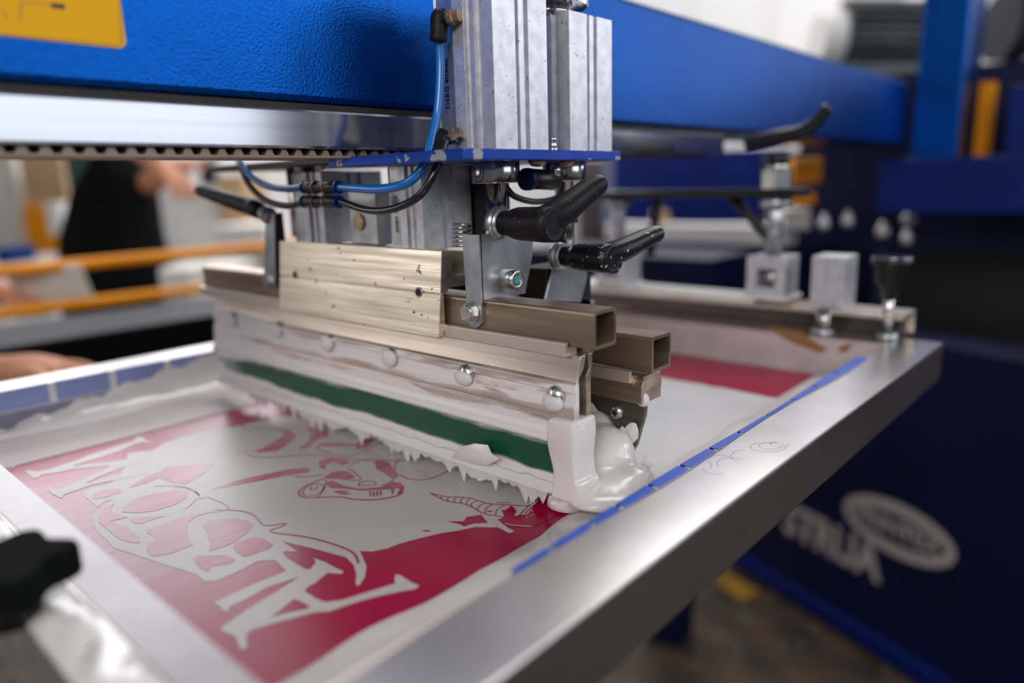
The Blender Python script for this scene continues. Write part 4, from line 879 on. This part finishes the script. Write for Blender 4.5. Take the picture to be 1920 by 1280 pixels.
# white post behind the hub
a = at(1845, 100, 'y', 3.2); tag(MB().box((a.x-.10, 3.2, FZ), (a.x+.10, 3.4, 2.6)).build('trim_20', M['white']), kind='structure')

# ================================================================== BACKGROUND, BETWEEN ARM AND SCREEN
def crate(name, label, cat, u0, v0, u1, v1, d, m, thick=.2, group=None, parts=None):
    """box whose face spans the given patch at distance d, squared to the room"""
    c = dep((u0+u1)/2, (v0+v1)/2, d); w_ = abs(u1-u0)/F_PX*d/2; h = abs(v1-v0)/F_PX*d/2
    fx = Vector((RT.x, RT.y, 0)).normalized(); fy = Vector((FW.x, FW.y, 0)).normalized()
    o = MB().obox(c+fy*thick/2, fx, fy, Z, w_, thick/2, h).build(name, m, None, .004); tag(o, label, cat, group); return o, c, fx, fy, w_, h
far_table = thing('pallet_table', 'dark blue neighbouring print platen seen under the arm', 'platen', dep(1280, 480, 1.6))
c = dep(1300, 470, 1.7); MB().box((c.x-.45, c.y-.15, c.z-.08), (c.x+.12, c.y+.12, c.z+.0)).build('platen', M['blue_dark'], far_table, .003)
c2_ = dep(1330, 440, 1.8); MB().box((c2_.x-.3, c2_.y-.02, c2_.z-.02), (c2_.x+.2, c2_.y+.05, c2_.z+.025)).build('edge', M['white'], far_table, .004)
MB().box((c.x-.1, c.y-.05, FZ), (c.x+.0, c.y+.05, c.z-.08)).build('leg', M['blue_dark'], far_table)
crate('orange_carton', 'upper orange box glimpsed right of the far threaded post', 'box', 1488, 297, 1543, 343, 1.5, M['orange'], .08)
crate('orange_carton', 'flat orange box below, right of the threaded post', 'box', 1465, 362, 1530, 385, 1.5, M['orange'], .08)
crate('far_cabinet', 'blue machine cabinet behind the clamp posts', 'cabinet', 1150, 283, 1480, 420, 2.6, M['blue_deep'], .3)
crate('far_cabinet', 'black machine cabinet between arm and hub', 'cabinet', 1500, 280, 1660, 440, 1.9, M['black_clean'], .3)
crate('white_tub', 'white round tub behind the far threaded post', 'tub', 1470, 392, 1520, 430, 1.6, M['white'], .1)
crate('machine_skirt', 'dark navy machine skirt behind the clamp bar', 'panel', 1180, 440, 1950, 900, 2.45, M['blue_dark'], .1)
for i, (u, v, r_) in enumerate(((1590,412,10),(1545,418,9),(1705,408,12),(1655,432,11),(1700,445,9))):
    p = dep(u, v, 1.45); o = MB().lathe(p-Z*.012, Z, [(0, r_/F_PX*1.45), (.015, r_/F_PX*1.45), (.02, r_/F_PX*.9), (.03, r_/F_PX*.6)], 14).build('bolt_head', M['alu_cyl'])
    tag(o, ['small silver bolt %s the dark hub area' % s for s in ('third from right, above the ribbed block, on', 'fourth from right, above the ribbed block, on', 'topmost right one, beneath the cross beam, on', 'lower left of the right pair, on', 'lowest of those near the column, on', 'lone one far left, behind the posts, on')][i], 'bolt', 'silver bolts under the cross beam')
crate('grey_locker', 'pale grey locker standing behind the cylinders', 'locker', 1085, 300, 1215, 520, 3.4, M['alu_side'], .4)
crate('wooden_board', 'brown wooden board leaning behind the clamp posts', 'board', 1225, 395, 1255, 425, 1.9, M['card'], .03)

# ================================================================== BACKGROUND LEFT
sl = thing('print_platen', 'dark slate neighbouring platen edge beyond the left frame rail', 'platen', (-1.5, .8, -.2))
a = at(0, 652, 'x', -1.30); xf = at(0, 610, 'z', a.z).x
MB().box((xf, .16, a.z-.006), (-1.30, 1.9, a.z)).build('platen_top', M['slate'], sl, .002)
MB().box((xf+.01, .17, a.z-.20), (-1.305, 1.9, a.z-.006)).build('under_frame', M['black_soft'], sl)
MB().box((-1.40, .8, FZ), (-1.33, .9, a.z-.20)).build('leg', M['black_clean'], sl)
sr = thing('safety_rail', 'pair of yellow tubular rails crossing behind the left end', 'railing', (-1.8, .6, FZ))
MB().tube([(-1.8, .1, .0485), (-1.8, .6, .0510), (-1.8, 1.9, .0545)], .0125, 14, 2).build('rail', M['orange'], sr)
MB().tube([(-1.8, .1, -.036), (-1.8, .6, -.0372), (-1.8, 1.9, -.0395)], .0125, 14, 2).build('rail', M['orange'], sr)
for y in (.1, 1.9): MB().cyl((-1.8, y, FZ), (-1.8, y, .0545), .0125, seg=14).build('post', M['orange'], sr)
crate('white_carton', 'pale beige carton behind the black lever', 'box', 300, 350, 410, 482, 3.3, M['white'], .4)
crate('paper_stack', 'low pale stack of paper under the upper yellow rail', 'paper', 300, 500, 440, 535, 2.2, M['paper'], .2)
crate('white_jug', 'white plastic jug standing by the lower yellow rail', 'jug', 300, 505, 358, 565, 2.0, M['white'], .1)
crate('shelf_unit', 'pale shelf upright at the left edge of the photo', 'shelf', -40, 290, 38, 480, 3.9, M['paper'], .3)
crate('amber_bin', 'amber plastic bin on the shelf left of the apron', 'bin', 47, 386, 112, 475, 3.75, M['orange'], .2)
crate('cardboard_box', 'cardboard box above the amber bin', 'box', 40, 285, 120, 386, 3.75, M['card'], .3)
crate('white_bottle', 'white bottle between amber bin and black apron', 'bottle', 88, 380, 114, 440, 3.4, M['white'], .08)
crate('blue_crate', 'small blue crate at the left edge by the yellow rail', 'crate', -10, 465, 14, 495, 3.2, M['blue'], .2)
crate('work_table', 'pale worktable behind the apron and lever', 'table', 270, 480, 620, 520, 3.0, M['white'], .5)
crate('cardboard_box', 'warm brown box on the floor shelf behind the hoses', 'box', 410, 330, 460, 420, 3.2, M['card'], .3)
crate('cardboard_box', 'wide brown box seen between the two short cylinders', 'box', 640, 370, 780, 450, 3.1, M['card'], .3)
crate('white_carton', 'white carton left of the cardboard box, behind the hanging hoses', 'box', 400, 424, 500, 475, 2.8, M['white'], .3)
crate('grey_curtain', 'grey hanging cloth behind the far end of the bracket', 'cloth', 380, 300, 410, 470, 3.9, M['slate'], .05)

# ================================================================== PEOPLE
def figure(name, label, base, face, arms, shirt, apron=None, height=1.74):
    """standing adult; arms = {side: (elbow, wrist)} in world space; body is one skinned surface"""
    t = thing(name, label, 'person', base); f = Vector(face).normalized(); r = Vector((f.y, -f.x, 0)); B = Vector(base); H = height
    J = {}; E_ = []
    def j(n, p, rad, par=None):
        J[n] = (len(J), Vector(p), rad)
        if par: E_.append((J[par][0], J[n][0]))
    up = lambda h, s=0, fw=0: B+Z*(h*H)+r*s+f*fw
    j('pelvis', up(.52), (.155, .11)); j('waist', up(.61), (.135, .10), 'pelvis'); j('chest', up(.72), (.155, .11), 'waist'); j('neckb', up(.82), (.075, .07), 'chest'); j('neck', up(.855, 0, .01), (.052, .055), 'neckb')
    j('chin', up(.885, 0, .03), (.055, .065), 'neck'); j('head', up(.935, 0, .02), (.078, .095), 'chin'); j('crown', up(.985, 0, .005), (.055, .065), 'head')
    for sd, s in (('R', 1), ('L', -1)):
        j('sh'+sd, up(.805, .175*s), (.065, .065), 'neckb'); el, wr = arms[sd]; j('el'+sd, el, (.043, .043), 'sh'+sd)
        mid = Vector(el)*.5+Vector(wr)*.5; j('fa'+sd, mid, (.038, .038), 'el'+sd); j('wr'+sd, wr, (.026, .03), 'fa'+sd)
        hd = (Vector(wr)-Vector(el)).normalized(); j('pm'+sd, Vector(wr)+hd*.06, (.038, .018), 'wr'+sd)
        for k_ in range(4):
            sv = hd.cross(Z).normalized()*(.018*(k_-1.5)); l1 = .032-.003*abs(k_-1.2)
            j('f%d%s' % (k_, sd), Vector(wr)+hd*.095+sv, (.009, .009), 'pm'+sd); j('g%d%s' % (k_, sd), Vector(wr)+hd*(.095+l1)+sv*1.1-Z*.008, (.0085, .0085), 'f%d%s' % (k_, sd)); j('h%d%s' % (k_, sd), Vector(wr)+hd*(.095+l1*1.6)+sv*1.1-Z*.026, (.0075, .0075), 'g%d%s' % (k_, sd))
        tv = hd.cross(Z).normalized()*(-.035*s); j('t1'+sd, Vector(wr)+hd*.045+tv, (.011, .011), 'pm'+sd); j('t2'+sd, Vector(wr)+hd*.075+tv*1.5-Z*.01, (.009, .009), 't1'+sd)
        j('hip'+sd, up(.49, .09*s), (.095, .095), 'pelvis'); j('kn'+sd, up(.27, .10*s, .01), (.062, .062), 'hip'+sd); j('an'+sd, up(.05, .10*s, 0), (.042, .045), 'kn'+sd); j('toe'+sd, up(.018, .11*s, .14), (.04, .026), 'an'+sd)
    me = bpy.data.meshes.new('body'); me.from_pydata([tuple(p-B) for (_, p, _) in J.values()], E_, []); o = bpy.data.objects.new('body', me); COL.objects.link(o); o.parent = t; o['_b'] = tuple(B)
    sk = o.modifiers.new('skin', 'SKIN'); sk.use_smooth_shade = True; ss = o.modifiers.new('sub', 'SUBSURF'); ss.levels = 1; ss.render_levels = 2
    sv = me.skin_vertices[0].data
    for i, (_, _, rd) in enumerate(J.values()): sv[i].radius = rd; sv[i].use_root = (i == 0)
    # body material: skin above the collar and on the forearms, cloth elsewhere
    m = bpy.data.materials.new('body_cloth_and_skin'); tr, N, L, b = nt(m); b.inputs['Roughness'].default_value = .7
    g = N.new('ShaderNodeNewGeometry'); cur = None
    def mask(pt, rad):
        d = N.new('ShaderNodeVectorMath'); d.operation = 'DISTANCE'; L.new(g.outputs['Position'], d.inputs[0]); d.inputs[1].default_value = pt
        c = N.new('ShaderNodeMath'); c.operation = 'LESS_THAN'; L.new(d.outputs['Value'], c.inputs[0]); c.inputs[1].default_value = rad; return c.outputs[0]
    ms = [mask(up(.94), .20)]
    for sd in 'RL': el, wr = arms[sd]; ms += [mask(Vector(wr), .26 if (Vector(el)-Vector(wr)).length > .1 else .1), mask(Vector(wr)+(Vector(wr)-Vector(el)).normalized()*.12, .14)]
    cur = ms[0]
    for k_ in ms[1:]:
        mx = N.new('ShaderNodeMath'); mx.operation = 'MAXIMUM'; L.new(cur, mx.inputs[0]); L.new(k_, mx.inputs[1]); cur = mx.outputs[0]
    mx = N.new('ShaderNodeMix'); mx.data_type = 'RGBA'; L.new(cur, mx.inputs[0]); mx.inputs[6].default_value = (*shirt, 1); mx.inputs[7].default_value = (.56, .25, .15, 1); L.new(mx.outputs[2], b.inputs['Base Color'])
    me.materials.append(m)
    hc = up(.955, 0, .012)
    MB().ball(hc+Z*.022-f*.012, .088, .088, .085).build('hair', M['hair'], t)
    for s in (1, -1):
        MB().ball(up(.935, .032*s, .108), .012, .012, .008, 10, 8).build('eye', M['white'], t); MB().ball(up(.925, .085*s, .01), .012, .02, .03, 10, 8).build('ear', M['skin'], t)
    MB().ball(up(.918, 0, .118), .014, .014, .022, 10, 8).build('nose', M['skin'], t); MB().ball(up(.895, 0, .102), .022, .012, .006, 10, 8).build('mouth', M['brown_tape'], t)
    if apron:
        vs = []; n = 16; lv_ = ((.79, .11, .13, .6), (.70, .165, .14, 1.2), (.61, .165, .135, 1.9), (.52, .185, .145, 2.1), (.42, .19, .15, 1.9), (.33, .20, .155, 1.7))
        for (h, rx_, ry_, sp) in lv_:
            for i in range(n+1):
                a = -sp+2*sp*i/n; vs.append(up(h)+r*rx_*math.sin(a)+f*ry_*math.cos(a))
        nl = len(lv_); fs = [(k_*(n+1)+i, k_*(n+1)+i+1, (k_+1)*(n+1)+i+1, (k_+1)*(n+1)+i) for k_ in range(nl-1) for i in range(n)]
        ao = MB().add(vs, fs, True).build('apron', M['black_soft'], t); so = ao.modifiers.new('solid', 'SOLIDIFY'); so.thickness = .008; so.offset = 1
    return t
pb = dep(205, 400, 2.45)
figure('person', 'person in a long black apron and green shirt, hands raised at work', (pb.x, pb.y, FZ), (.62, .20, 0),
       {'R': (dep(215, 235, 2.2), dep(300, 312, 2.1)), 'L': (dep(265, 350, 2.45), dep(330, 318, 2.25))}, (.012, .06, .05), True)
pb = Vector((-1.85, -.42, 0))
figure('person', 'person beyond the left edge with only hand and forearm reaching in', (pb.x, pb.y, FZ), (.55, .62, 0),
       {'R': (dep(-190, 720, 1.10), dep(20, 702, 1.0)), 'L': (dep(-190, 480, 1.75), dep(-10, 545, 1.62))}, (.03, .03, .035))
sh = dep(95, 535, 1.6); fx = Vector((RT.x, RT.y, 0)).normalized(); fy = Vector((FW.x, FW.y, 0)).normalized()
tag(MB().obox(sh, (fx*.95+fy*.2).normalized(), (fy*.9+Z*.4).normalized(), (Z*.9-fy*.4).normalized(), .075, .002, .05).build('paper_sheet', M['paper']), 'pale sheet of paper held below the upper yellow rail', 'paper')

for o in bpy.data.objects:
    if '_b' in o: del o['_b']
